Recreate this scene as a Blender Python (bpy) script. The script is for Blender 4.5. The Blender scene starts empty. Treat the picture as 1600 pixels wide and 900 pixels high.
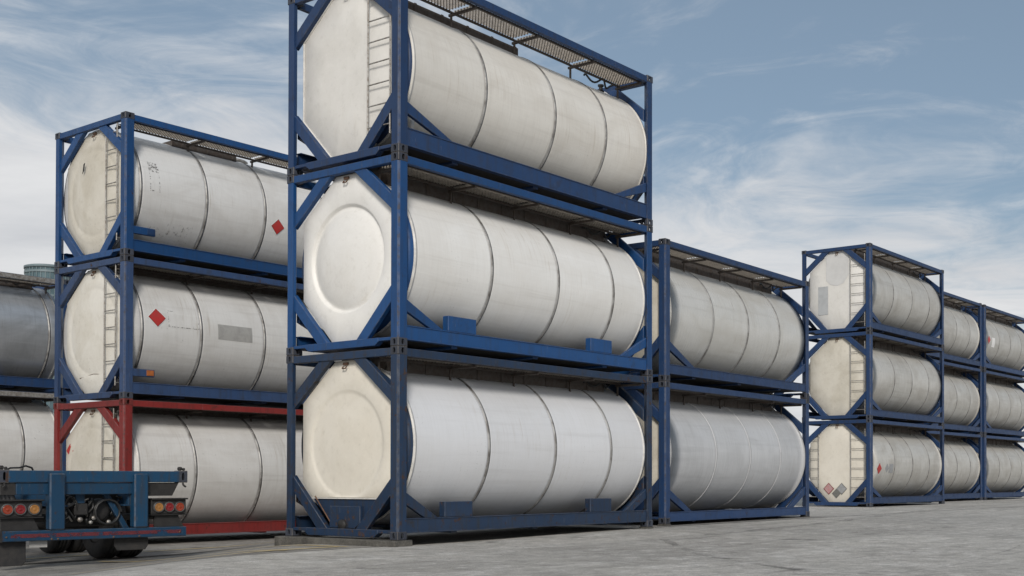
import bpy, math, random
from mathutils import Vector
R_ = math.radians
random.seed(7)
sc = bpy.context.scene
COL = sc.collection

# ------------------------------------------------------------------ camera
cam_d = bpy.data.cameras.new("camera")
cam = bpy.data.objects.new("camera", cam_d)
COL.objects.link(cam)
cam.location = (-11.4969, -12.5941, 0.8343)
cam.rotation_euler = (math.pi / 2 + 0.0136, 0.0, -0.9626)
cam_d.sensor_width = 36.0
cam_d.lens = 1879.24 / 1600 * 36
cam_d.shift_x = (800 - 1046.95) / 1600
cam_d.shift_y = (724.79 - 450) / 1600
cam_d.clip_start = 0.1
cam_d.clip_end = 8000
sc.camera = cam

# ------------------------------------------------------------------ light
SUN_AZ = math.atan2(-0.74, -0.67)       # clockwise from +Y, direction towards the sun
SUN_EL = R_(29)
sun_d = bpy.data.lights.new("sun", 'SUN')
sun_d.energy = 2.3
sun_d.angle = R_(14)
sun_d.color = (1.0, 0.955, 0.89)
sun = bpy.data.objects.new("sun", sun_d)
COL.objects.link(sun)
to_sun = Vector((math.sin(SUN_AZ) * math.cos(SUN_EL), math.cos(SUN_AZ) * math.cos(SUN_EL), math.sin(SUN_EL)))
sun.rotation_euler = to_sun.to_track_quat('Z', 'Y').to_euler()
sun.location = to_sun * 60

world = bpy.data.worlds.new("World")
sc.world = world
world.use_nodes = True
wt = world.node_tree
wt.nodes.clear()


def N(nt, kind, ins=None, **props):
    n = nt.nodes.new(kind)
    for k, v in props.items():
        setattr(n, k, v)
    for k, v in (ins or {}).items():
        s = n.inputs[k]
        if isinstance(v, bpy.types.NodeSocket):
            nt.links.new(v, s)
        else:
            s.default_value = v
    return n


def math_n(nt, op, a, b=0.0, c=None, clamp=False):
    n = nt.nodes.new('ShaderNodeMath')
    n.operation = op
    n.use_clamp = clamp
    for i, v in enumerate((a, b) if c is None else (a, b, c)):
        if isinstance(v, bpy.types.NodeSocket):
            nt.links.new(v, n.inputs[i])
        else:
            n.inputs[i].default_value = v
    return n.outputs[0]


def maprange(nt, v, a, b, c=0.0, d=1.0, smooth=True):
    n = nt.nodes.new('ShaderNodeMapRange')
    n.interpolation_type = 'SMOOTHSTEP' if smooth else 'LINEAR'
    nt.links.new(v, n.inputs[0])
    for i, q in zip((1, 2, 3, 4), (a, b, c, d)):
        n.inputs[i].default_value = q
    return n.outputs[0]


def mix_col(nt, fac, a, b, blend='MIX'):
    n = nt.nodes.new('ShaderNodeMix')
    n.data_type = 'RGBA'
    n.blend_type = blend
    for sock, v in ((n.inputs[0], fac), (n.inputs[6], a), (n.inputs[7], b)):
        if isinstance(v, bpy.types.NodeSocket):
            nt.links.new(v, sock)
        else:
            sock.default_value = v if isinstance(v, float) else (*v, 1)[:4]
    return n.outputs[2]


def noise(nt, vec, scale, detail=4.0, rough=0.55, dist=0.0):
    n = N(nt, 'ShaderNodeTexNoise', {'Scale': scale, 'Detail': detail, 'Roughness': rough, 'Distortion': dist})
    nt.links.new(vec, n.inputs['Vector'])
    return n.outputs['Fac']


def scaled(nt, vec, s, off=(0, 0, 0)):
    n = N(nt, 'ShaderNodeMapping', {'Scale': s, 'Location': off})
    nt.links.new(vec, n.inputs['Vector'])
    return n.outputs[0]


def build_world():
    nt = wt
    out = nt.nodes.new('ShaderNodeOutputWorld')
    sky = N(nt, 'ShaderNodeTexSky', sky_type='NISHITA', sun_disc=False, sun_elevation=SUN_EL,
            sun_rotation=SUN_AZ, air_density=1.0, dust_density=1.6, ozone_density=1.2)
    # a thin grey veil over the clear sky, then cirrus on a high plane
    sky_c = mix_col(nt, 0.50, sky.outputs[0], (2.15, 2.75, 3.20))
    bg1 = N(nt, 'ShaderNodeBackground', {'Color': sky_c, 'Strength': 0.112})
    tc = nt.nodes.new('ShaderNodeTexCoord')
    sep = N(nt, 'ShaderNodeSeparateXYZ')
    nt.links.new(tc.outputs['Generated'], sep.inputs[0])
    zz = math_n(nt, 'ADD', math_n(nt, 'MAXIMUM', sep.outputs[2], 0.0), 0.10)
    px = math_n(nt, 'DIVIDE', sep.outputs[0], zz)
    py = math_n(nt, 'DIVIDE', sep.outputs[1], zz)
    # rotate so that 'a' runs across the view and 'b' away from the camera
    cs, sn = math.cos(0.9626), math.sin(0.9626)
    a = math_n(nt, 'SUBTRACT', math_n(nt, 'MULTIPLY', px, cs), math_n(nt, 'MULTIPLY', py, sn))
    b = math_n(nt, 'ADD', math_n(nt, 'MULTIPLY', px, sn), math_n(nt, 'MULTIPLY', py, cs))
    comb = N(nt, 'ShaderNodeCombineXYZ')
    nt.links.new(a, comb.inputs[0])
    nt.links.new(b, comb.inputs[1])
    v = comb.outputs[0]
    warp = N(nt, 'ShaderNodeTexNoise', {'Scale': 0.55, 'Detail': 3.0})
    nt.links.new(v, warp.inputs['Vector'])
    wv = N(nt, 'ShaderNodeVectorMath', operation='SCALE')
    nt.links.new(warp.outputs['Color'], wv.inputs[0])
    wv.inputs['Scale'].default_value = 1.5
    v2 = N(nt, 'ShaderNodeVectorMath', operation='ADD')
    nt.links.new(v, v2.inputs[0])
    nt.links.new(wv.outputs[0], v2.inputs[1])
    vv = v2.outputs[0]
    big = noise(nt, scaled(nt, vv, (0.36, 0.34, 1), (6.6, 6.1, 0)), 1.0, 5, 0.55)
    wisp = noise(nt, scaled(nt, vv, (1.0, 0.95, 1), (9.5, 6.1, 0)), 1.0, 11, 0.60, 0.9)
    fine = noise(nt, scaled(nt, vv, (3.2, 3.4, 1), (4.0, 2.0, 0)), 1.0, 8, 0.65, 1.0)
    d = math_n(nt, 'ADD', math_n(nt, 'MULTIPLY', big, 0.75), math_n(nt, 'MULTIPLY', wisp, 0.75))
    d = math_n(nt, 'ADD', d, math_n(nt, 'MULTIPLY', fine, 0.42))
    # the veil is thicker towards one side of the sky and lower down
    lean = maprange(nt, a, -2.2, 2.0, 0.24, -0.12)
    low = maprange(nt, sep.outputs[2], 0.05, 0.36, 0.36, -0.16)
    d = math_n(nt, 'ADD', math_n(nt, 'ADD', d, lean), low)
    dens = maprange(nt, d, 0.83, 1.17, 0.0, 0.95)
    body = noise(nt, scaled(nt, vv, (0.9, 1.4, 1), (7, 3, 0)), 1.0, 7, 0.6)
    ccol = mix_col(nt, body, (0.44, 0.46, 0.50), (0.98, 0.97, 0.955))
    bg2 = N(nt, 'ShaderNodeBackground', {'Color': ccol, 'Strength': 1.02})
    mx = N(nt, 'ShaderNodeMixShader')
    nt.links.new(dens, mx.inputs[0])
    nt.links.new(bg1.outputs[0], mx.inputs[1])
    nt.links.new(bg2.outputs[0], mx.inputs[2])
    nt.links.new(mx.outputs[0], out.inputs[0])


build_world()
vs = sc.view_settings
vs.view_transform = 'Standard'
vs.look = 'None'
vs.exposure = 0.0
vs.gamma = 1.0
vs.use_curve_mapping = False

# ------------------------------------------------------------------ materials
MATS = {}


def new_mat(name):
    m = bpy.data.materials.new(name)
    m.use_nodes = True
    nt = m.node_tree
    nt.nodes.clear()
    out = nt.nodes.new('ShaderNodeOutputMaterial')
    bs = nt.nodes.new('ShaderNodeBsdfPrincipled')
    nt.links.new(bs.outputs[0], out.inputs[0])
    MATS[name] = m
    return m, nt, bs


def obj_vec(nt):
    tc = nt.nodes.new('ShaderNodeTexCoord')
    oi = nt.nodes.new('ShaderNodeObjectInfo')
    s = math_n(nt, 'MULTIPLY', oi.outputs['Random'], 37.0)
    add = N(nt, 'ShaderNodeVectorMath', operation='ADD')
    nt.links.new(tc.outputs['Object'], add.inputs[0])
    nt.links.new(s, add.inputs[1])
    return add.outputs[0], oi.outputs['Random']


def bump(nt, bs, h, strength, dist):
    b = N(nt, 'ShaderNodeBump', {'Strength': strength, 'Distance': dist})
    nt.links.new(h, b.inputs['Height'])
    nt.links.new(b.outputs[0], bs.inputs['Normal'])


RUST = (0.060, 0.034, 0.024)


def paint(name, base, rust=0.3, fade=0.35, rough=0.42, grime=(0.03, 0.028, 0.026), grime_amt=0.45):
    """Weathered steel paint: faded patches, drip streaks, grime film, rust spots."""
    m, nt, bs = new_mat(name)
    v, rnd = obj_vec(nt)
    lighter = tuple(c * 0.95 + 0.018 for c in base)
    c = mix_col(nt, maprange(nt, noise(nt, v, 1.7, 5), 0.36, 0.72, 0.0, fade), base, lighter)
    streak = noise(nt, scaled(nt, v, (16, 16, 1.1)), 1.0, 5, 0.6)
    c = mix_col(nt, maprange(nt, streak, 0.46, 0.74, 0, grime_amt), c, grime)
    blot = noise(nt, v, 5.5, 8, 0.68)
    c = mix_col(nt, maprange(nt, blot, 0.52, 0.72, 0, grime_amt * 0.9), c, grime)
    r = noise(nt, v, 11.0, 9, 0.72)
    r2 = noise(nt, v, 1.4, 3)
    rr = math_n(nt, 'ADD', r, math_n(nt, 'MULTIPLY', r2, 0.35))
    rm = maprange(nt, rr, 0.87 - 0.2 * rust, 0.94 - 0.2 * rust)
    c = mix_col(nt, rm, c, RUST)
    scr = noise(nt, scaled(nt, v, (40, 40, 6)), 1.0, 3, 0.7)
    c = mix_col(nt, maprange(nt, scr, 0.66, 0.72, 0, 0.55), c, tuple(x * 0.5 + 0.12 for x in base))
    tone = maprange(nt, rnd, 0, 1, 0.82, 1.12, False)
    c = mix_col(nt, 1.0, c, N(nt, 'ShaderNodeCombineColor', {0: tone, 1: tone, 2: tone}).outputs[0], 'MULTIPLY')
    nt.links.new(c, bs.inputs['Base Color'])
    bs.inputs['Specular IOR Level'].default_value = 0.32
    nt.links.new(maprange(nt, math_n(nt, 'ADD', blot, rm), 0.3, 1.2, rough, 0.85), bs.inputs['Roughness'])
    bump(nt, bs, math_n(nt, 'ADD', blot, math_n(nt, 'MULTIPLY', rm, 0.8)), 0.35, 0.004)
    return m


def worn(name, base):
    """Rubbed edge of a painted steel section: thin paint, dull metal and rust."""
    m, nt, bs = new_mat(name)
    v, rnd = obj_vec(nt)
    n = noise(nt, scaled(nt, v, (6, 6, 6)), 1.0, 8, 0.7)
    pale = tuple(c * 0.7 + 0.055 for c in base)  # rubbed paint, its paleness also painted in as light caught on flanges
    c = mix_col(nt, maprange(nt, n, 0.40, 0.60), base, pale)
    n2 = noise(nt, v, 13.0, 6, 0.7)
    c = mix_col(nt, maprange(nt, n2, 0.48, 0.64, 0, 0.8), c, (0.055, 0.045, 0.042))
    nt.links.new(c, bs.inputs['Base Color'])
    bs.inputs['Roughness'].default_value = 0.6
    return m


def shell(name, base, dirt, amt=0.5, rough=0.34, streak=0.35, metallic=0.0, speck=0.5, bk=0.13):
    """Painted or bare cladding sheet: brushed round the barrel, rain-washed dirt, small scuffs."""
    m, nt, bs = new_mat(name)
    v, rnd = obj_vec(nt)
    brush = noise(nt, scaled(nt, v, (34, 1.6, 1.6)), 1.0, 6, 0.65)
    weave = noise(nt, scaled(nt, v, (3, 30, 30)), 1.0, 4, 0.6)
    big = noise(nt, scaled(nt, v, (0.9, 1.3, 1.3)), 1.0, 6, 0.6, 0.6)
    drip = noise(nt, scaled(nt, v, (11, 5, 0.55)), 1.0, 6, 0.62, 0.3)
    c = mix_col(nt, maprange(nt, big, 0.36, 0.70, 0, amt), base, dirt)
    c = mix_col(nt, maprange(nt, drip, 0.50, 0.85, 0, streak * 0.45), c, tuple(x * 0.66 for x in dirt))
    c = mix_col(nt, maprange(nt, brush, 0.42, 0.75, 0, bk), c, tuple(x * 0.72 for x in dirt))
    c = mix_col(nt, maprange(nt, weave, 0.45, 0.75, 0, 0.14), c, tuple(min(1, x * 1.12) for x in base))
    line = noise(nt, scaled(nt, v, (0.35, 9, 9)), 1.0, 6, 0.6, 0.2)
    c = mix_col(nt, maprange(nt, line, 0.52, 0.74, 0, 0.30), c, tuple(x * 0.80 for x in dirt))
    c = mix_col(nt, maprange(nt, line, 0.44, 0.28, 0, 0.25), c, tuple(min(0.85, x * 1.10) for x in base))  # faint pale lengthwise bands, reflections painted into the colour
    run = noise(nt, scaled(nt, v, (22, 3, 1.0)), 1.0, 7, 0.7, 0.4)
    rwhere = maprange(nt, noise(nt, scaled(nt, v, (0.8, 0.9, 0.9), (9, 4, 2)), 1.0, 3), 0.50, 0.66)
    c = mix_col(nt, math_n(nt, 'MULTIPLY', maprange(nt, run, 0.52, 0.70, 0, 0.42), rwhere), c, (dirt[0] * 0.66, dirt[1] * 0.58, dirt[2] * 0.48))
    sp = noise(nt, v, 26.0, 5, 0.7)
    where = maprange(nt, noise(nt, v, 1.1, 3), 0.48, 0.66)
    spm = math_n(nt, 'MULTIPLY', maprange(nt, sp, 0.63, 0.69, 0, speck), where)
    c = mix_col(nt, spm, c, (0.12, 0.105, 0.09))
    tone = maprange(nt, rnd, 0, 1, 0.94, 1.03, False)
    c = mix_col(nt, 1.0, c, N(nt, 'ShaderNodeCombineColor', {0: tone, 1: tone, 2: tone}).outputs[0], 'MULTIPLY')
    nt.links.new(c, bs.inputs['Base Color'])
    bs.inputs['Metallic'].default_value = metallic
    nt.links.new(maprange(nt, math_n(nt, 'ADD', big, math_n(nt, 'MULTIPLY', brush, 0.5)), 0.4, 1.1, rough - 0.08, rough + 0.22),
                 bs.inputs['Roughness'])
    dent = noise(nt, scaled(nt, v, (1.5, 0.8, 0.8)), 1.0, 2, 0.4)
    h = math_n(nt, 'ADD', dent, math_n(nt, 'MULTIPLY', brush, 0.02))
    bump(nt, bs, h, 0.30, 0.035)
    return m


def simple(name, base, rough=0.5, metallic=0.0, var=0.3, scale=8.0, second=None):
    m, nt, bs = new_mat(name)
    v, rnd = obj_vec(nt)
    n = noise(nt, v, scale, 6, 0.65)
    c = mix_col(nt, maprange(nt, n, 0.35, 0.7, 0, 1.0), base, second or tuple(x * (1 - var) for x in base))
    nt.links.new(c, bs.inputs['Base Color'])
    bs.inputs['Roughness'].default_value = rough
    bs.inputs['Metallic'].default_value = metallic
    bump(nt, bs, n, 0.2, 0.003)
    return m


BLUE = (0.009, 0.057, 0.175)
NAVY = (0.014, 0.043, 0.120)
DULL = (0.030, 0.062, 0.145)
SOOT = (0.013, 0.032, 0.072)
RED = (0.20, 0.024, 0.022)
TBLUE = (0.005, 0.043, 0.098)
paint('blue_paint', BLUE, 0.12, 0.18, grime_amt=0.32)
worn('blue_paint_edge', BLUE)
paint('worn_blue_paint', DULL, 0.40, 0.5)
worn('worn_blue_paint_edge', DULL)
paint('dirty_blue_paint', SOOT, 0.55, 0.3, grime_amt=0.85)
worn('dirty_blue_paint_edge', SOOT)
paint('navy_paint', NAVY, 0.2, 0.25)
worn('navy_paint_edge', NAVY)
paint('red_paint', RED, 0.35, 0.35, grime=(0.05, 0.02, 0.018))
worn('red_paint_edge', RED)
paint('trailer_paint', TBLUE, 0.35, 0.2, 0.5, grime_amt=0.6)
worn('trailer_paint_edge', TBLUE)
paint('casting_steel', (0.045, 0.052, 0.070), 0.35, 0.4, 0.6)
worn('casting_steel_edge', (0.06, 0.055, 0.055))
paint('red_casting', (0.17, 0.028, 0.024), 0.6, 0.4, 0.6, grime=(0.05, 0.02, 0.018))
worn('red_casting_edge', RED)

shell('white_shell', (0.76, 0.75, 0.725), (0.63, 0.60, 0.55), 0.40, 0.33, 0.22)
shell('matt_white_shell', (0.70, 0.675, 0.625), (0.56, 0.525, 0.47), 0.6, 0.42, 0.38)
shell('cool_white_shell', (0.67, 0.675, 0.69), (0.62, 0.615, 0.61), 0.45, 0.36, 0.25)
shell('grey_white_shell', (0.69, 0.685, 0.67), (0.52, 0.50, 0.47), 0.6, 0.38, 0.4, speck=0.8)
shell('bluegrey_shell', (0.51, 0.515, 0.525), (0.40, 0.405, 0.41), 0.6, 0.36, 0.4, bk=0.32)
shell('glossy_shell', (0.58, 0.575, 0.55), (0.45, 0.43, 0.385), 0.6, 0.24, 0.4)
shell('beige_shell', (0.50, 0.49, 0.46), (0.34, 0.32, 0.285), 0.7, 0.33, 0.7, bk=0.4)
shell('steel_shell', (0.58, 0.595, 0.61), (0.33, 0.34, 0.35), 0.9, 0.34, 0.9, metallic=0.65)
shell('white_end', (0.80, 0.785, 0.75), (0.70, 0.675, 0.62), 0.4, 0.40, 0.12, speck=0.2)
shell('flat_white_end', (0.74, 0.72, 0.68), (0.62, 0.60, 0.55), 0.45, 0.45, 0.15, speck=0.2)
shell('cream_end', (0.74, 0.695, 0.605), (0.63, 0.58, 0.485), 0.5, 0.45, 0.15, speck=0.25)
shell('stained_cream_end', (0.68, 0.64, 0.555), (0.52, 0.475, 0.385), 0.75, 0.5, 0.35, speck=1.0)
shell('chipped_white_end', (0.78, 0.75, 0.68), (0.60, 0.555, 0.46), 0.6, 0.5, 0.3, speck=1.0)
simple('band_steel', (0.34, 0.335, 0.325), 0.48, 0.35, 0.55, 5.0, (0.13, 0.12, 0.11))
simple('trim_white', (0.72, 0.70, 0.66), 0.4, 0.0, 0.25)
simple('ladder_steel', (0.40, 0.39, 0.37), 0.45, 0.5, 0.5, 20, (0.20, 0.17, 0.14))
simple('walkway_steel', (0.10, 0.088, 0.078), 0.6, 0.4, 0.5, 14, (0.07, 0.05, 0.04))
simple('grating_steel', (0.30, 0.265, 0.225), 0.6, 0.3, 0.4, 14)
simple('dark_steel', (0.035, 0.033, 0.032), 0.6, 0.3, 0.4)
simple('rubber', (0.018, 0.018, 0.019), 0.75, 0, 0.4, 12, (0.035, 0.032, 0.03))
simple('hose_rubber', (0.02, 0.02, 0.02), 0.45, 0, 0.3)
simple('placard_red', (0.46, 0.030, 0.028), 0.45, 0, 0.2, 16, (0.36, 0.045, 0.035))
simple('placard_edge', (0.16, 0.012, 0.014), 0.5, 0, 0.2)
simple('placard_white', (0.80, 0.79, 0.77), 0.5, 0, 0.1)
simple('placard_grey', (0.33, 0.335, 0.34), 0.5, 0, 0.3, 18)
simple('placard_dark', (0.17, 0.17, 0.155), 0.55, 0, 0.3, 18)
simple('placard_pink', (0.45, 0.20, 0.20), 0.55, 0, 0.3, 18, (0.40, 0.30, 0.29))
simple('patch_grey', (0.37, 0.365, 0.35), 0.5, 0, 0.18, 9)
simple('patch_pale', (0.62, 0.615, 0.60), 0.5, 0, 0.08, 5)
simple('patch_zinc', (0.50, 0.51, 0.51), 0.42, 0.3, 0.15, 6)
simple('orange_cap', (0.42, 0.13, 0.035), 0.5, 0, 0.4)
simple('lens_red', (0.21, 0.012, 0.014), 0.2, 0, 0.3, 30)
simple('lens_orange', (0.28, 0.040, 0.014), 0.2, 0, 0.3, 30)
simple('lens_amber', (0.34, 0.155, 0.040), 0.2, 0, 0.3, 30)
simple('lamp_bezel', (0.09, 0.09, 0.09), 0.5, 0.2, 0.4)
simple('tower_glass', (0.10, 0.16, 0.18), 0.2, 0.1, 0.3, 0.4)
simple('tower_frame', (0.17, 0.22, 0.235), 0.5, 0, 0.2, 0.4)
simple('rusty_bolt', (0.16, 0.09, 0.055), 0.7, 0.2, 0.4)


def concrete(name, base, dark, pale, scale=1.0, wet=0.0):
    m, nt, bs = new_mat(name)
    geo = nt.nodes.new('ShaderNodeNewGeometry')
    v = geo.outputs['Position']
    n1 = noise(nt, scaled(nt, v, (0.22, 0.16, 0.2)), 1.0, 6, 0.6, 0.6)
    n2 = noise(nt, v, 1.6, 8, 0.68, 0.4)
    n3 = noise(nt, v, 9.0, 8, 0.75)
    n4 = noise(nt, v, 55.0, 4, 0.8)
    # long scuffs left by tyres along the aisle
    sc1 = noise(nt, scaled(nt, v, (0.5, 3.6, 1), (2, 5, 0)), 1.0, 7, 0.66, 0.5)
    c = mix_col(nt, maprange(nt, n1, 0.34, 0.68), base, dark)
    c = mix_col(nt, maprange(nt, n2, 0.40, 0.72, 0, 0.75), c, pale)
    c = mix_col(nt, maprange(nt, n3, 0.44, 0.66, 0, 0.50), c, tuple(x * 0.62 for x in dark))
    lane = noise(nt, scaled(nt, v, (0.05, 0.42, 1), (3, 1, 0)), 1.0, 5, 0.6, 0.8)
    c = mix_col(nt, maprange(nt, lane, 0.46, 0.66, 0, 0.42), c, tuple(x * 0.66 for x in dark))
    n6 = noise(nt, v, 3.6, 5, 0.7)
    c = mix_col(nt, maprange(nt, n6, 0.50, 0.66, 0, 0.55), c, tuple(x * 0.55 for x in dark))
    c = mix_col(nt, maprange(nt, n6, 0.46, 0.34, 0, 0.5), c, tuple(min(1, x * 1.15) for x in pale))
    n5 = noise(nt, v, 140.0, 3, 0.8)
    c = mix_col(nt, maprange(nt, n4, 0.48, 0.64, 0, 0.55), c, tuple(x * 0.42 for x in dark))
    c = mix_col(nt, maprange(nt, n5, 0.50, 0.62, 0, 0.32), c, tuple(x * 0.5 for x in dark))
    c = mix_col(nt, maprange(nt, n4, 0.46, 0.30, 0, 0.55), c, tuple(min(1, x * 1.25) for x in pale))
    c = mix_col(nt, maprange(nt, sc1, 0.52, 0.72, 0, 0.55), c, tuple(x * 0.55 for x in dark))
    # hairline cracks
    vor = N(nt, 'ShaderNodeTexVoronoi', {'Scale': 0.22}, feature='DISTANCE_TO_EDGE')
    wn = N(nt, 'ShaderNodeTexNoise', {'Scale': 0.9, 'Detail': 6.0})
    nt.links.new(v, wn.inputs['Vector'])
    wa = N(nt, 'ShaderNodeVectorMath', operation='ADD')
    ws = N(nt, 'ShaderNodeVectorMath', operation='SCALE')
    nt.links.new(wn.outputs['Color'], ws.inputs[0])
    ws.inputs['Scale'].default_value = 1.4
    nt.links.new(v, wa.inputs[0])
    nt.links.new(ws.outputs[0], wa.inputs[1])
    nt.links.new(wa.outputs[0], vor.inputs['Vector'])
    cr = math_n(nt, 'MULTIPLY', maprange(nt, vor.outputs['Distance'], 0.0008, 0.003, 1, 0), maprange(nt, n1, 0.42, 0.55))
    c = mix_col(nt, math_n(nt, 'MULTIPLY', cr, 0.35), c, (0.08, 0.047, 0.043))
    # oil drips
    oil = maprange(nt, noise(nt, v, 0.9, 3, 0.5), 0.66, 0.74, 0, 0.5)
    c = mix_col(nt, oil, c, (0.06, 0.056, 0.052))
    nt.links.new(c, bs.inputs['Base Color'])
    nt.links.new(maprange(nt, n2, 0.3, 0.7, 0.62, 0.9), bs.inputs['Roughness'])
    h = math_n(nt, 'ADD', math_n(nt, 'MULTIPLY', n3, 0.8), math_n(nt, 'MULTIPLY', n4, 0.5))
    bump(nt, bs, h, 0.9, 0.02)
    return m


concrete('apron_concrete', (0.61, 0.575, 0.515), (0.42, 0.395, 0.355), (0.70, 0.675, 0.635))
concrete('yard_concrete', (0.37, 0.35, 0.315), (0.26, 0.243, 0.218), (0.46, 0.44, 0.40))
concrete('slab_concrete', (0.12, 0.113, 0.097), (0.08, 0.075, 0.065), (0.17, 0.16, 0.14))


def mark_mat(name, col, lo, hi, top):
    """Worn flat marking: breaks up and fades into the ground below."""
    m, nt, bs = new_mat(name)
    geo = nt.nodes.new('ShaderNodeNewGeometry')
    n = noise(nt, geo.outputs['Position'], 6.0, 8, 0.75)
    n2 = noise(nt, geo.outputs['Position'], 0.9, 3, 0.6)
    f = maprange(nt, math_n(nt, 'ADD', n, math_n(nt, 'MULTIPLY', n2, 0.6)), lo, hi, 0, top)
    bs.inputs['Base Color'].default_value = (*col, 1)
    bs.inputs['Roughness'].default_value = 0.8
    tr = nt.nodes.new('ShaderNodeBsdfTransparent')
    mx = nt.nodes.new('ShaderNodeMixShader')
    nt.links.new(f, mx.inputs[0])
    nt.links.new(tr.outputs[0], mx.inputs[1])
    nt.links.new(bs.outputs[0], mx.inputs[2])
    nt.links.new(mx.outputs[0], nt.nodes['Material Output'].inputs[0])
    return m


mark_mat('yellow_marking', (0.56, 0.43, 0.20), 0.52, 0.82, 0.85)
mark_mat('tyre_rubber_mark', (0.10, 0.095, 0.088), 0.66, 1.15, 0.5)
mark_mat('joint_tar', (0.05, 0.047, 0.042), 0.40, 0.62, 0.9)


def residue_mat(name, col, sx, lo, hi):
    m, nt, bs = new_mat(name)
    v, rnd = obj_vec(nt)
    n = noise(nt, scaled(nt, v, sx), 1.0, 7, 0.72)
    f = maprange(nt, n, lo, hi, 0, 0.62)
    bs.inputs['Base Color'].default_value = (*col, 1)
    bs.inputs['Roughness'].default_value = 0.6
    tr = nt.nodes.new('ShaderNodeBsdfTransparent')
    mx = nt.nodes.new('ShaderNodeMixShader')
    nt.links.new(f, mx.inputs[0])
    nt.links.new(tr.outputs[0], mx.inputs[1])
    nt.links.new(bs.outputs[0], mx.inputs[2])
    nt.links.new(mx.outputs[0], nt.nodes['Material Output'].inputs[0])


residue_mat('lettering_residue', (0.10, 0.095, 0.09), (30, 30, 30), 0.50, 0.56)
residue_mat('scuff_residue', (0.16, 0.15, 0.135), (16, 16, 7), 0.56, 0.70)
residue_mat('bumper_stripe', (0.15, 0.026, 0.034), (7, 7, 7), 0.40, 0.54)
residue_mat('head_stain', (0.16, 0.14, 0.10), (8, 8, 8), 0.57, 0.66)


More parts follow.
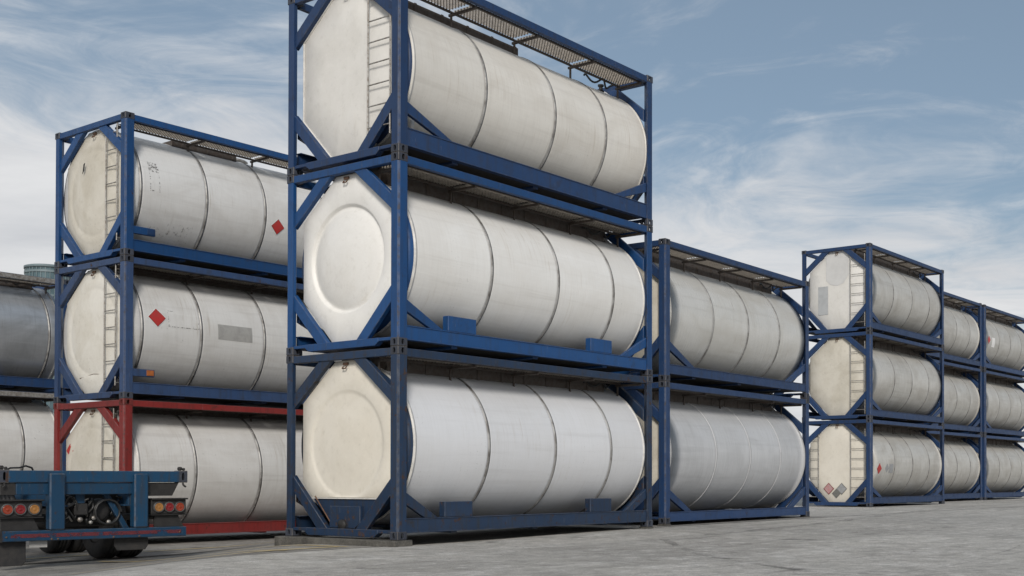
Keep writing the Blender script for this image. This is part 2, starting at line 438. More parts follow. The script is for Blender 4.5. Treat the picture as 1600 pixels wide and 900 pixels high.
# ------------------------------------------------------------------ mesh helpers
class MB:
    def __init__(self):
        self.v, self.f, self.m, self.s = [], [], [], []

    def add(self, verts, faces, mats=0, smooth=False):
        o = len(self.v)
        self.v += [tuple(p) for p in verts]
        for i, f in enumerate(faces):
            self.f.append(tuple(o + k for k in f))
            self.m.append(mats[i] if isinstance(mats, list) else mats)
            self.s.append(smooth)
        return self

    def box(self, a, b, ch=0.006, frame=None):
        """Chamfered box between two corners; the chamfers use the edge material."""
        lo = [min(p, q) for p, q in zip(a, b)]
        hi = [max(p, q) for p, q in zip(a, b)]
        ch = min(ch, min(h - l for l, h in zip(lo, hi)) * 0.4)
        vs_, idx = [], {}
        for sx in (0, 1):
            for sy in (0, 1):
                for sz in (0, 1):
                    s = (sx, sy, sz)
                    for ax in range(3):
                        p = [hi[k] if s[k] else lo[k] for k in range(3)]
                        for k in range(3):
                            if k != ax:
                                p[k] += -ch if s[k] else ch
                        idx[(s, ax)] = len(vs_)
                        vs_.append(p)
        fs, ms = [], []
        for ax in range(3):
            u, w = (ax + 1) % 3, (ax + 2) % 3
            for side in (0, 1):
                ring = []
                for (du, dw) in ((0, 0), (1, 0), (1, 1), (0, 1)):
                    s = [0, 0, 0]
                    s[ax], s[u], s[w] = side, du, dw
                    ring.append(idx[(tuple(s), ax)])
                fs.append(ring if side else ring[::-1])
                ms.append(0)
        for ax in range(3):
            u, w = (ax + 1) % 3, (ax + 2) % 3
            for du in (0, 1):
                for dw in (0, 1):
                    s0, s1 = [0] * 3, [0] * 3
                    s0[u] = s1[u] = du
                    s0[w] = s1[w] = dw
                    s1[ax] = 1
                    s0, s1 = tuple(s0), tuple(s1)
                    q = [idx[(s0, u)], idx[(s1, u)], idx[(s1, w)], idx[(s0, w)]]
                    fs.append(q if du != dw else q[::-1])
                    ms.append(1)
        for s in [(x, y, z) for x in (0, 1) for y in (0, 1) for z in (0, 1)]:
            t = [idx[(s, 0)], idx[(s, 1)], idx[(s, 2)]]
            fs.append(t if sum(s) % 2 else t[::-1])
            ms.append(1)
        if frame:
            o, ex, ey, ez = frame
            vs_ = [Vector(o) + Vector(ex) * p[0] + Vector(ey) * p[1] + Vector(ez) * p[2] for p in vs_]
        return self.add(vs_, fs, ms)

    def prism(self, poly, axis, lo, hi, ch=0.006):
        """Convex polygon (in the two other axes, cyclic order) extruded along an axis, cap edges chamfered."""
        n = len(poly)
        area = sum(poly[i][0] * poly[(i + 1) % n][1] - poly[(i + 1) % n][0] * poly[i][1] for i in range(n))
        if area < 0:
            poly = poly[::-1]
        ins = []
        for i in range(n):
            p0, p1, p2 = Vector(poly[i - 1]), Vector(poly[i]), Vector(poly[(i + 1) % n])
            d1, d2 = (p1 - p0).normalized(), (p2 - p1).normalized()
            n1, n2 = Vector((-d1.y, d1.x)), Vector((-d2.y, d2.x))
            k = 1 + n1.dot(n2)
            ins.append(p1 + (n1 + n2) * (ch / max(k, 0.2)))
        u, w = (axis + 1) % 3, (axis + 2) % 3

        def P(q, h):
            r = [0, 0, 0]
            r[axis], r[u], r[w] = h, q[0], q[1]
            return r
        vs_ = [P(q, lo) for q in ins] + [P(q, lo + ch) for q in poly] + [P(q, hi - ch) for q in poly] + [P(q, hi) for q in ins]
        fs = [list(range(n))[::-1], [3 * n + i for i in range(n)]]
        ms = [0, 0]
        for r in range(3):
            for i in range(n):
                j = (i + 1) % n
                fs.append([r * n + i, r * n + j, (r + 1) * n + j, (r + 1) * n + i])
                ms.append(0 if r == 1 else 1)
        return self.add(vs_, fs, ms)

    def lathe(self, prof, axis_o, segs=64, axis=0, a0=0.0, a1=2 * math.pi, mat=0, smooth=True, flip=False):
        """Profile of (along, radius) turned about an axis-parallel line through axis_o."""
        full = abs(a1 - a0 - 2 * math.pi) < 1e-6
        ns = segs if full else segs + 1
        u, w = (axis + 1) % 3, (axis + 2) % 3
        vs_ = []
        for (t, r) in prof:
            for i in range(ns):
                an = a0 + (a1 - a0) * i / segs
                p = [0, 0, 0]
                p[axis] = axis_o[axis] + t
                p[u] = axis_o[u] + r * math.cos(an)
                p[w] = axis_o[w] + r * math.sin(an)
                vs_.append(p)
        fs = []
        for k in range(len(prof) - 1):
            for i in range(segs):
                j = (i + 1) % ns
                q = [k * ns + i, k * ns + j, (k + 1) * ns + j, (k + 1) * ns + i]
                fs.append(q if not flip else q[::-1])
        return self.add(vs_, fs, mat, smooth)

    def tube(self, pts, r, segs=8, mat=0, caps=True):
        pts = [Vector(p) for p in pts]
        vs_, fs = [], []
        up = None
        for i, p in enumerate(pts):
            d = (pts[min(i + 1, len(pts) - 1)] - pts[max(i - 1, 0)]).normalized()
            if up is None:
                up = Vector((0, 0, 1)) if abs(d.z) < 0.9 else Vector((1, 0, 0))
            a = d.cross(up).normalized()
            b = a.cross(d).normalized()
            up = b
            for k in range(segs):
                an = 2 * math.pi * k / segs
                vs_.append(p + a * (r * math.cos(an)) + b * (r * math.sin(an)))
        for i in range(len(pts) - 1):
            for k in range(segs):
                j = (k + 1) % segs
                fs.append([i * segs + k, i * segs + j, (i + 1) * segs + j, (i + 1) * segs + k])
        self.add(vs_, fs, mat, True)
        if caps:
            n = len(pts)
            self.add(vs_[:segs], [list(range(segs))], mat)
            self.add(vs_[(n - 1) * segs:], [list(range(segs))[::-1]], mat)
        return self

    def mesh(self, name, mats):
        me = bpy.data.meshes.new(name)
        me.from_pydata(self.v, [], self.f)
        for m in mats:
            me.materials.append(MATS[m])
        me.polygons.foreach_set('material_index', [min(i, len(mats) - 1) for i in self.m])
        me.polygons.foreach_set('use_smooth', self.s)
        me.update()
        return me


CACHE = {}


def part(name, key, mats, build, parent=None, loc=None, rot=None):
    """One mesh object; alike pieces share mesh data through the key."""
    k = (key, tuple(mats)) if key else None
    me = CACHE.get(k) if k else None
    if me is None:
        mb = MB()
        build(mb)
        me = mb.mesh(name, mats)
        if k:
            CACHE[k] = me
    o = bpy.data.objects.new(name, me)
    COL.objects.link(o)
    if parent:
        o.parent = parent
    if loc:
        o.location = loc
    if rot:
        o.rotation_euler = rot
    return o


def thing(name, label, cat, loc, rotz=0.0, group=None):
    o = bpy.data.objects.new(name, None)
    o.empty_display_size = 0.3
    COL.objects.link(o)
    o.location = loc
    o.rotation_euler = (0, 0, rotz)
    tag(o, label, cat, group)
    return o


def tag(o, label, cat, group=None):
    o['label'] = label
    o['category'] = cat
    if group:
        o['group'] = group
    return o


def sstep(x, a, b):
    t = max(0.0, min(1.0, (x - a) / (b - a)))
    return t * t * (3 - 2 * t)


def ground_z(x, y):
    """The yard drains towards the back left."""
    base = -0.09 + 0.055 * sstep(x, 0.5, 6.0) + 0.022 * sstep(x, 6, 16)
    q = -0.55 * x + 0.83 * y
    t = max(sstep(q, 1.2, 4.2), sstep(y, 4.0, 7.0)) * (1 - sstep(x, 8, 16))
    t *= 1 - sstep(-y, 0.0, 3.0)
    return base * (1 - t) + t * -0.332


# ------------------------------------------------------------------ setting
def axis_coords(lo, hi, step, far):
    c = [lo + step * i for i in range(int(round((hi - lo) / step)) + 1)]
    return [-f for f in reversed(far)] + c + list(far)


def ground_sheet(name, mat, xs, ys, dz, label=None):
    mb = MB()
    nx, ny = len(xs), len(ys)
    vs_ = [(x, y, ground_z(x, y) + dz) for y in ys for x in xs]
    fs = [(j * nx + i, j * nx + i + 1, (j + 1) * nx + i + 1, (j + 1) * nx + i) for j in range(ny - 1) for i in range(nx - 1)]
    mb.add(vs_, fs, 0, True)
    o = part(name, None, [mat], lambda m: m.add(mb.v, mb.f, 0, True))
    o['kind'] = 'structure'
    return o


far = [60, 120, 300, 800, 2000, 4000]
ground_sheet('ground', 'yard_concrete', axis_coords(-30, 50, 0.25, far), axis_coords(-30, 30, 0.25, far), 0.0)
ax_x = axis_coords(-30, 50, 0.25, [60, 100, 160])
ay = [-160, -100, -60] + [-30 + 0.25 * i for i in range(120)] + [0.0, 0.16]
ground_sheet('concrete_apron', 'apron_concrete', ax_x, ay, 0.004)
ground_sheet('concrete_apron', 'apron_concrete', [13.4 + 0.7 * i for i in range(60)] + [100, 160], [0.1605 + 0.7 * i for i in range(60)] + [90, 160], 0.004)


def ground_strip(name, mat, pts, width, dz, wob=0.0, cat=None):
    """Flat ribbon following the ground along a path."""
    P = []
    for (p, q) in zip(pts[:-1], pts[1:]):
        n = max(1, int(math.hypot(q[0] - p[0], q[1] - p[1]) / 0.25))
        for i in range(n):
            P.append((p[0] + (q[0] - p[0]) * i / n, p[1] + (q[1] - p[1]) * i / n))
    P.append(pts[-1])
    vs_, fs = [], []
    for i, p in enumerate(P):
        a, b = P[max(i - 1, 0)], P[min(i + 1, len(P) - 1)]
        d = Vector((b[0] - a[0], b[1] - a[1])).normalized()
        w = width * (0.5 + wob * math.sin(i * 1.7) * 0.5)
        for s in (1, -1):
            x, y = p[0] - d.y * w * s, p[1] + d.x * w * s
            vs_.append((x, y, ground_z(x, y) + dz))
    for i in range(len(P) - 1):
        fs.append((2 * i, 2 * i + 1, 2 * i + 3, 2 * i + 2))
    o = part(name, None, [mat], lambda m: m.add(vs_, fs, 0, True))
    o['kind'] = 'structure'
    return o


def smooth_path(pts, n=8):
    out = []
    for i in range(len(pts) - 1):
        p0, p1, p2, p3 = pts[max(i - 1, 0)], pts[i], pts[i + 1], pts[min(i + 2, len(pts) - 1)]
        for k in range(n):
            t = k / n
            out.append(tuple(0.5 * (2 * p1[j] + (p2[j] - p0[j]) * t + (2 * p0[j] - 5 * p1[j] + 4 * p2[j] - p3[j]) * t * t +
                                    (3 * p1[j] - p0[j] - 3 * p2[j] + p3[j]) * t ** 3) for j in range(2)))
    out.append(pts[-1])
    return out


ground_strip('ground_joint', 'joint_tar', [(-16, 0.18), (40, 0.18)], 0.05, 0.010)
ground_strip('ground_joint', 'joint_tar', [(-6.0, 4.1), (-1.0, 4.35), (1.6, 4.6), (6, 4.75)], 0.16, 0.010)
ground_strip('yellow_line', 'yellow_marking', [(-2.05, 3.9), (-1.45, 0.5)], 0.12, 0.012)
ground_strip('yellow_line', 'yellow_marking', [(-0.55, 3.2), (-0.45, 0.5)], 0.12, 0.012)
ground_strip('yellow_line', 'yellow_marking', [(-2.5, 5.3), (3.2, 5.9)], 0.12, 0.012)
ground_strip('yellow_line', 'yellow_marking', [(-4.2, 0.75), (-0.5, 0.62)], 0.12, 0.012)
ground_strip('tyre_mark', 'tyre_rubber_mark', smooth_path([(3.4, -2.1), (2.14, -3.24), (0.86, -4.5), (-0.09, -5.8), (-0.8, -6.9), (-1.4, -8.4)]), 0.13, 0.008, 0.3)
ground_strip('tyre_mark', 'tyre_rubber_mark', smooth_path([(-1.6, -7.4), (0.3, -7.7), (2.6, -7.5), (5.01, -7.08), (12, -5.2), (22, -2.0)]), 0.03, 0.008, 0.3)
ground_strip('tyre_mark', 'tyre_rubber_mark', smooth_path([(-3.0, -2.9), (3, -3.9), (9, -4.2), (20, -3.8)]), 0.02, 0.008, 0.3)
ground_strip('tyre_mark', 'tyre_rubber_mark', smooth_path([(4.5, -2.2), (10, -1.4), (18, 0.3), (26, 1.6)]), 0.30, 0.008, 0.3)

# ------------------------------------------------------------------ tank container
L, W = 6.058, 2.433
YC = W / 2
TR = 1.175                                   # radius of the insulated barrel


def ray_poly(poly, c, an):
    d = Vector((math.cos(an), math.sin(an)))
    best = None
    n = len(poly)
    for i in range(n):
        p, q = Vector(poly[i]) - Vector(c), Vector(poly[(i + 1) % n]) - Vector(c)
        e = q - p
        den = d.x * e.y - d.y * e.x
        if abs(den) < 1e-9:
            continue
        t = (p.x * e.y - p.y * e.x) / den
        s = (p.x * d.y - p.y * d.x) / den
        if t > 0 and -1e-6 <= s <= 1 + 1e-6 and (best is None or t < best):
            best = t
    return Vector(c) + d * best


def angles_for(poly, c, n):
    a = [2 * math.pi * i / n for i in range(n)]
    for p in poly:
        an = math.atan2(p[1] - c[1], p[0] - c[0]) % (2 * math.pi)
        k = min(range(len(a)), key=lambda i: abs((a[i] - an + math.pi) % (2 * math.pi) - math.pi))
        a[k] = an
    return sorted(a)


def casting_mesh(mb):
    sx, sy, sz = 0.178, 0.162, 0.118
    dims = (sx, sy, sz)
    for ax in range(3):
        u, w = (ax + 1) % 3, (ax + 2) % 3
        hu, hw = dims[u] / 2, dims[w] / 2
        c = 0.008
        poly = [(-hu + c, -hw + c), (hu - c, -hw + c), (hu - c, hw - c), (-hu + c, hw - c)]
        an = angles_for(poly, (0, 0), 16)
        if ax == 2:
            rw, rh = 0.030, 0.060
        else:
            rw, rh = 0.026, 0.040
        hole = []
        for t in an:
            x, z = math.cos(t), math.sin(t)
            k = (abs(x) ** 3 + abs(z) ** 3) ** (-1 / 3)
            hole.append((x * k * rw, z * k * rh) if (u != 2) else (x * k * rh, z * k * rw))
        for side in (-1, 1):
            n = len(an)
            rings = []
            for q, h in ((None, 0.0), (hole, 0.0), (hole, -0.025)):
                for i, t in enumerate(an):
                    pt = ray_poly(poly, (0, 0), t) if q is None else q[i]
                    p = [0, 0, 0]
                    p[ax] = side * (dims[ax] / 2 + h)
                    p[u], p[w] = pt[0], pt[1]
                    rings.append(p)
            fs = []
            for r in range(2):
                for i in range(n):
                    j = (i + 1) % n
                    f = [r * n + i, r * n + j, (r + 1) * n + j, (r + 1) * n + i]
                    fs.append(f if side < 0 else f[::-1])
            mb.add(rings, fs, 0)
    # worn chamfers
    c = 0.008
    tmp = MB().box((-sx / 2, -sy / 2, -sz / 2), (sx / 2, sy / 2, sz / 2), c)
    keep = [(f, 1) for f, m in zip(tmp.f, tmp.m) if m == 1]
    mb.add(tmp.v, [f for f, _ in keep], 1)


def octagon(H, low=None):
    k = H / 2.7
    p = [(2.19, 1.98 * k), (1.46, H - 0.13), (W - 1.46, H - 0.13), (W - 2.19, 1.98 * k),
         (W - 2.19, 0.80 * k), (W - 1.52, 0.13), (1.52, 0.13), (2.19, 0.80 * k)]
    if low:
        s = (low - 0.13) / (0.80 * k - 0.13)
        y = 1.52 + (2.19 - 1.52) * s
        p[5], p[6] = (W - y, low), (y, low)
    return p


def end_panel_mesh(H, kind, low=None):
    zc = H / 2

    def f(mb):
        poly = octagon(H, low)
        c = (YC, zc)
        an = angles_for(poly, c, 72)
        n = len(an)
        # (radius or None for the outer outline, x offset into the container)
        base = [('o', 0.155), ('o', 0.006), (0.994, 0.0)]
        if kind == 'dish':
            rings = base + [(0.805, 0.0), (0.79, 0.006), (0.768, 0.034), (0.754, 0.044), (0.736, 0.043), (0.710, 0.031), (0.66, 0.010), (0.58, -0.014),
                            (0.45, -0.038), (0.30, -0.056), (0.15, -0.066), (0.0, -0.068)]
        elif kind == 'recess':
            rings = base + [(0.805, 0.0), (0.79, 0.003), (0.765, 0.012), (0.745, 0.016), (0.72, 0.016), (0.67, 0.013), (0.60, 0.012), (0.45, 0.0),
                            (0.30, -0.008), (0.15, -0.012), (0.0, -0.013)]
        elif kind == 'bulge':
            rings = base + [(0.97, 0.0), (0.93, -0.010), (0.88, -0.013), (0.82, -0.013), (0.79, -0.008), (0.76, -0.014), (0.70, -0.021),
                            (0.5, -0.034), (0.3, -0.042), (0.0, -0.045)]
        elif kind == 'faint':
            rings = base + [(0.82, 0.0), (0.80, -0.004), (0.77, -0.006), (0.5, -0.010), (0.0, -0.012)]
        else:
            rings = [('o', 0.16), ('o', 0.006), (0.994, 0.0), (0.55, -0.006), (0.0, -0.010)]
        vs_, fs, sm = [], [], []
        for (r, dx) in rings:
            for t in an:
                o = ray_poly(poly, c, t)
                if r == 'o':
                    p = o
                elif r > 0.99:
                    p = Vector(c) + (o - Vector(c)) * r
                else:
                    d = Vector((math.cos(t), math.sin(t)))
                    rr = min(r, (o - Vector(c)).length * 0.985)
                    p = Vector(c) + d * rr
                vs_.append((dx, p.x, p.y))
        for k in range(len(rings) - 1):
            for i in range(n):
                j = (i + 1) % n
                fs.append((k * n + i, (k + 1) * n + i, (k + 1) * n + j, k * n + j))
        mb.add(vs_[:2 * n], fs[:n], 0)
        flat = [i for i, (r, dx) in enumerate(rings)]
        mb.add(vs_, fs[n:], 0, True)
    return f


def band_clip(P1, P2, off, wall_y, wall_z):
    """Quad for a corner brace: strip beside the line P1-P2, ended on the post line y and the rail line z."""
    P1, P2 = Vector(P1), Vector(P2)
    d = (P2 - P1).normalized()
    n = Vector((-d.y, d.x))
    mid = (P1 + P2) / 2
    if (mid + n * 0.1 - Vector((YC, 1.35))).length < (mid - Vector((YC, 1.35))).length:
        n = -n
    out = []
    for k in (0.0, off):
        q = P1 + n * k
        a = q + d * ((wall_y - q.x) / d.x)
        b = q + d * ((wall_z - q.y) / d.y)
        out.append((a, b))
    (a0, b0), (a1, b1) = out
    return [tuple(a0), tuple(b0), tuple(b1), tuple(a1)]


def shell_pt(x, z, H, off=0.004, r=None):
    zc = H / 2
    rr = (r or TR) + off
    s = max(-1, min(1, (z - zc) / TR))
    th = math.asin(s)
    return (x, YC - rr * math.cos(th), zc + rr * math.sin(th))


def patch_on_shell(pts_fn, nu, nv, H, off):
    """Grid patch in (x, z) mapped on to the near side of the barrel."""
    def f(mb):
        vs_, fs = [], []
        for j in range(nv + 1):
            for i in range(nu + 1):
                x, s = pts_fn(i / nu, j / nv)
                th = s / TR
                vs_.append((x, YC - (TR + off) * math.cos(th), H / 2 + (TR + off) * math.sin(th)))
        for j in range(nv):
            for i in range(nu):
                a = j * (nu + 1) + i
                fs.append((a, a + 1, a + nu + 2, a + nu + 1))
        mb.add(vs_, fs, 0, True)
    return f


def shell_rect(x0, x1, z0, z1, H):
    a0 = math.asin((z0 - H / 2) / TR) * TR
    a1 = math.asin((z1 - H / 2) / TR) * TR
    return lambda u, v: (x0 + (x1 - x0) * u, a0 + (a1 - a0) * v)


def shell_diamond(xc, zc, half, H):
    sc_ = math.asin((zc - H / 2) / TR) * TR
    return lambda u, v: (xc + half * (u - v), sc_ + half * (u + v - 1))


def add_shell_placard(root, xc, zc, half, H, face='placard_red', edge='placard_edge', rim='placard_white'):
    p = part('hazard_placard', None, [rim], patch_on_shell(shell_diamond(xc, zc, half, H), 6, 6, H, 0.004), root)
    part('placard_border', None, [edge], patch_on_shell(shell_diamond(xc, zc, half * 0.93, H), 6, 6, H, 0.007), p)
    part('placard_face', None, [face], patch_on_shell(shell_diamond(xc, zc, half * 0.87, H), 6, 6, H, 0.010), p)
    return p


def add_end_placard(root, yc, zc, half, x, face, edge, rim='placard_white'):
    def dia(h, x0, t):
        return lambda mb: mb.prism([(yc - h, zc), (yc, zc - h), (yc + h, zc), (yc, zc + h)], 0, x0 - t, x0, 0.001)
    p = part('hazard_placard', None, [edge], dia(half, x, 0.004), root)
    part('placard_face', None, [face], dia(half * 0.86, x - 0.004, 0.003), p)
    return p


def grating_mesh(mb):
    """Diamond expanded-metal panel, 1.36 x 0.46, made of crossed thin strips."""
    lx, ly, t = 1.36, 0.46, 0.007
    step = 0.062
    for sgn in (1, -1):
        k = -ly
        while k < lx + ly:
            # line x = k + y*1.0 clipped to the panel
            pts = []
            y0, y1 = 0.0, ly
            xa, xb = (k, k + ly) if sgn > 0 else (k + ly, k)
            if xa < 0 or xb < 0:
                if xa < 0:
                    f = -xa / (xb - xa) if xb != xa else 2
                    if f < 1:
                        y0, xa = ly * f, 0.0
                if xb < 0:
                    f = (0 - xa) / (xb - xa)
                    y1, xb = ly * f, 0.0
            if xa > lx or xb > lx:
                if xb > lx and xa < lx:
                    f = (lx - xa) / (xb - xa)
                    y1, xb = y0 + (y1 - y0) * f, lx
                elif xa > lx and xb < lx:
                    f = (lx - xa) / (xb - xa)
                    y0, xa = y0 + (y1 - y0) * f, lx
            if 0 <= min(xa, xb) and max(xa, xb) <= lx + 1e-6 and abs(y1 - y0) > 0.02:
                z = 0.0 if sgn > 0 else 0.004
                a, b = Vector((xa, y0, z)), Vector((xb, y1, z))
                d = (b - a).normalized()
                n = Vector((-d.y, d.x, 0)) * t
                h = Vector((0, 0, 0.010))
                vs_ = [a - n, b - n, b + n, a + n, a - n + h, b - n + h, b + n + h, a + n + h]
                mb.add(vs_, [(3, 2, 1, 0), (4, 5, 6, 7), (0, 1, 5, 4), (2, 3, 7, 6)])
            k += step


def tank_container(spec):
    H = spec.get('H', 2.7025)
    hk = '%.3f' % H
    pm = spec['paint']
    PM = [pm, pm + '_edge']
    CM = spec.get('casting', 'casting_steel')
    CM = [CM, CM + '_edge']
    z0 = spec['loc'][2]
    root = thing('tank_container', spec['label'], 'tank container', spec['loc'], spec.get('rot', 0.0), spec['group'])
    # corner castings and posts
    for x in (0.089, L - 0.089):
        for y in (0.081, W - 0.081):
            for z in (0.060, H - 0.060):
                part('corner_casting', 'casting', CM, casting_mesh, root, (x, y, z))
    z_lo, z_hi = 0.117, H - 0.117
    for xe, fx in ((0, 1), (L, -1)):
        for ye, fy in ((0, 1), (W, -1)):
            def post(mb, xe=xe, fx=fx, ye=ye, fy=fy):
                def q(x, y):
                    return (xe + fx * x, ye + fy * y)
                # section with a shallow groove on each outer face beside the corner
                pol = [(0.006, 0.030), (0.012, 0.024), (0.012, 0.016), (0.018, 0.010), (0.028, 0.010), (0.034, 0.004),
                       (0.168, 0.004), (0.168, 0.020), (0.060, 0.152), (0.006, 0.152)]
                pts = [q(*p) for p in pol]
                ar = sum(pts[i][0] * pts[(i + 1) % 10][1] - pts[(i + 1) % 10][0] * pts[i][1] for i in range(10))
                if ar < 0:
                    pts = pts[::-1]
                n = len(pts)
                vs_ = [(x, y, z_lo) for x, y in pts] + [(x, y, z_hi) for x, y in pts]
                fs, ms = [], []
                for i in range(n):
                    j = (i + 1) % n
                    fs.append((i, j, n + j, n + i))
                    d = math.hypot(pts[i][0] - pts[j][0], pts[i][1] - pts[j][1])
                    ms.append(1 if d < 0.02 else 0)
                mb.add(vs_, fs, ms)
            part('corner_post', ('post', xe, ye, hk), PM, post, root)
    # long rails
    rb = spec.get('rail', (0.095, 0.300))
    for ye, fy in ((0, 1), (W, -1)):
        def brail(mb, ye=ye, fy=fy):
            a, b = rb
            mb.box((0.17, ye + fy * 0.022, a + 0.016), (L - 0.17, ye + fy * 0.040, b - 0.016), 0.002)
            mb.box((0.17, ye + fy * 0.010, b - 0.016), (L - 0.17, ye + fy * 0.110, b), 0.004)
            mb.box((0.17, ye + fy * 0.010, a), (L - 0.17, ye + fy * 0.110, a + 0.016), 0.004)
            for x in (1.5, 2.99, 4.4):
                mb.box((x, ye + fy * 0.0405, a + 0.017), (x + 0.012, ye + fy * 0.105, b - 0.017), 0.002)
        part('bottom_side_rail', ('brail', ye, rb), PM, brail, root)

        def trail(mb, ye=ye, fy=fy):
            mb.box((0.17, ye + fy * 0.012, H - 0.135), (L - 0.17, ye + fy * 0.085, H - 0.022), 0.006)
        part('top_side_rail', ('trail', ye, hk), [spec.get('toprail', pm), pm + '_edge'], trail, root)
    # end rails
    for xe, fx in ((0, 1), (L, -1)):
        def erb(mb, xe=xe, fx=fx):
            mb.prism([(0.50, 0.028), (W - 0.50, 0.028), (W - 0.42, 0.085), (W - 0.42, 0.138), (0.42, 0.138), (0.42, 0.085)], 0,
                     min(xe + fx * 0.012, xe + fx * 0.12), max(xe + fx * 0.012, xe + fx * 0.12), 0.006)
            for a, b in ((0.15, 0.421), (W - 0.421, W - 0.15)):
                mb.box((xe + fx * 0.020, a, 0.088), (xe + fx * 0.11, b, 0.134), 0.005)
        part('bottom_end_rail', ('erb', xe), PM, erb, root)

        def ert(mb, xe=xe, fx=fx):
            mb.box((xe + fx * 0.010, 0.15, H - 0.130), (xe + fx * 0.095, W - 0.15, H - 0.020), 0.007)
        part('top_end_rail', ('ert', xe, hk), PM, ert, root)
        # corner braces of the end frame
        oc = octagon(H)
        for k, (i, j, wz) in enumerate(() if (fx < 0 and spec.get('bare_rear')) else ((0, 1, H - 0.115), (3, 2, H - 0.115), (4, 5, 0.120), (7, 6, 0.120))):
            wy = W - 0.135 if oc[i][0] > YC else 0.135
            quad = band_clip(oc[i], oc[j], 0.165, wy, wz)
            lo, hi = sorted((xe + fx * 0.030, xe + fx * 0.112))
            part('corner_brace', ('cb', xe, k, hk), PM, lambda mb, q=quad, lo=lo, hi=hi: mb.prism(q, 0, lo, hi, 0.008), root)
        # side braces from post to bottom rail
        if spec.get('braces', True):
            bz, bx = spec.get('brace', (0.70, 0.95))
            for ye, fy in ((0, 1), (W, -1)):
                x1 = 0.165
                quad = [(x1, bz), (x1, bz - 0.17), (bx - 0.25, rb[1]), (bx, rb[1])]
                quad = [(xe + fx * p[0], p[1]) for p in quad]
                qq = [(p[1], p[0]) for p in quad]
                lo, hi = sorted((ye + fy * 0.030, ye + fy * 0.095))
                part('side_brace', ('sb', xe, ye, bz, bx, rb), PM,
                     lambda mb, q=qq, lo=lo, hi=hi: mb.prism(q, 1, lo, hi, 0.007), root)
    # barrel: cladding sheets between steel bands, white trim rings, painted skirts
    bands = spec['bands']
    x_a, x_b = spec.get('span', (0.34, 5.86))
    edges = [x_a] + bands + [x_b]
    zc = H / 2
    rnd = spec.get('round', 0.03)
    for i in range(len(edges) - 1):
        a, b = edges[i], edges[i + 1]

        def sheet(mb, a=a, b=b, first=(i == 0), last=(i == len(edges) - 2)):
            prof = []
            if first:
                prof += [(a, 0.35)] + [(a + rnd * (1 - math.cos(t)), TR - rnd + rnd * math.sin(t)) for t in [k * math.pi / 12 for k in range(7)]]
            else:
                prof += [(a + 0.004, TR - 0.012), (a + 0.004, TR)]
            m = 4
            prof += [(a + 0.06 + (b - a - 0.12) * k / m, TR + random.uniform(-0.002, 0.002)) for k in range(m + 1)]
            if last:
                prof += [(b - rnd * (1 - math.cos(t)), TR - rnd + rnd * math.sin(t)) for t in [k * math.pi / 12 for k in range(6, -1, -1)]] + [(b, 0.35)]
            else:
                prof += [(b - 0.004, TR), (b - 0.004, TR - 0.012)]
            mb.lathe(prof, (0, YC, zc), 88, 0)
        part('cladding_sheet', ('sheet', round(a, 3), round(b, 3), i, hk, rnd), [spec['shell']], sheet, root)
    for x in bands:
        part('tank_band', ('band', hk), [spec.get('band', 'band_steel')],
             lambda mb: mb.lathe([(-0.026, TR - 0.002), (-0.025, TR + 0.006), (-0.010, TR + 0.006), (-0.008, TR + 0.010), (0.008, TR + 0.010),
                                  (0.010, TR + 0.006), (0.025, TR + 0.006), (0.026, TR - 0.002)],
                                 (0, YC, zc), 88, 0), root, (x, 0, 0))
    for x, mname in ((x_a + 0.022, spec.get('rim', 'trim_white')), (x_b - 0.022, spec.get('rim', 'trim_white'))):
        if rnd < 0.06:
            part('rim_trim', ('rim', hk), [mname], lambda mb: mb.lathe([(-0.020, TR - 0.04), (-0.022, TR + 0.009), (0.022, TR + 0.009), (0.022, TR - 0.002)],
                                                                     (0, YC, zc), 88, 0), root, (x, 0, 0))
    for x0, x1 in ((0.245, x_a + 0.03), (x_b - 0.03, L - 0.15)):
        part('tank_skirt', ('skirt', x0, x1, hk), PM if spec.get('skirt', True) else [spec['shell']],
             lambda mb, x0=x0, x1=x1: mb.lathe([(x0, TR - 0.09), (x0, TR - 0.015), (x1, TR - 0.015)], (0, YC, zc), 88, 0), root)
    # end panels
    part('end_panel', ('ep', spec['end'], hk, spec.get('low')), [spec['endmat']], end_panel_mesh(H, spec['end'], spec.get('low')), root, (0.125, 0, 0))
    part('end_panel', ('ep', 'flat', hk, None), [spec['endmat']], end_panel_mesh(H, 'flat'), root, (L - 0.125, W, 0), (0, 0, math.pi))
    # saddles
    if spec.get('saddles'):
        for x0, x1 in spec['saddles']:
            for ye, fy in ((0, 1), (W, -1)):
                part('saddle_block', ('saddle', x0, ye), PM,
                     lambda mb, x0=x0, x1=x1, ye=ye, fy=fy: mb.box((x0, ye + fy * 0.018, 0.302), (x1, ye + fy * 0.135, 0.525), 0.006), root)
    # cross members under the barrel
    for x in (1.2, 3.0, 4.8):
        part('cross_member', ('cm', rb), PM, lambda mb: mb.box((-0.06, 0.113, rb[0] - 0.03), (0.06, W - 0.113, rb[0] + 0.10), 0.004), root, (x, 0, 0))
    # dark sheet added under the barrel to block sky showing through the gap
    part('belly_screen', ('belly', rb), ['dark_steel'], lambda mb: mb.box((0.20, 0.113, rb[0] + 0.006), (L - 0.20, W - 0.113, rb[0] + 0.018), 0.002), root)
    # walkway along the top, near side
    yw0, yw1 = 0.13, 0.62
    zw = H - 0.105

    def wframe(mb):
        for y in (yw0, yw1 - 0.03):
            mb.box((0.18, y, zw - 0.035), (L - 0.18, y + 0.03, zw - 0.002), 0.003)
    part('walkway_frame', ('wf', hk), ['walkway_steel'], wframe, root)
    for k in range(4):
        part('walkway_grating', 'grating', ['grating_steel'], grating_mesh, root, (0.21 + 1.425 * k, yw0 + 0.015, zw + 0.001))
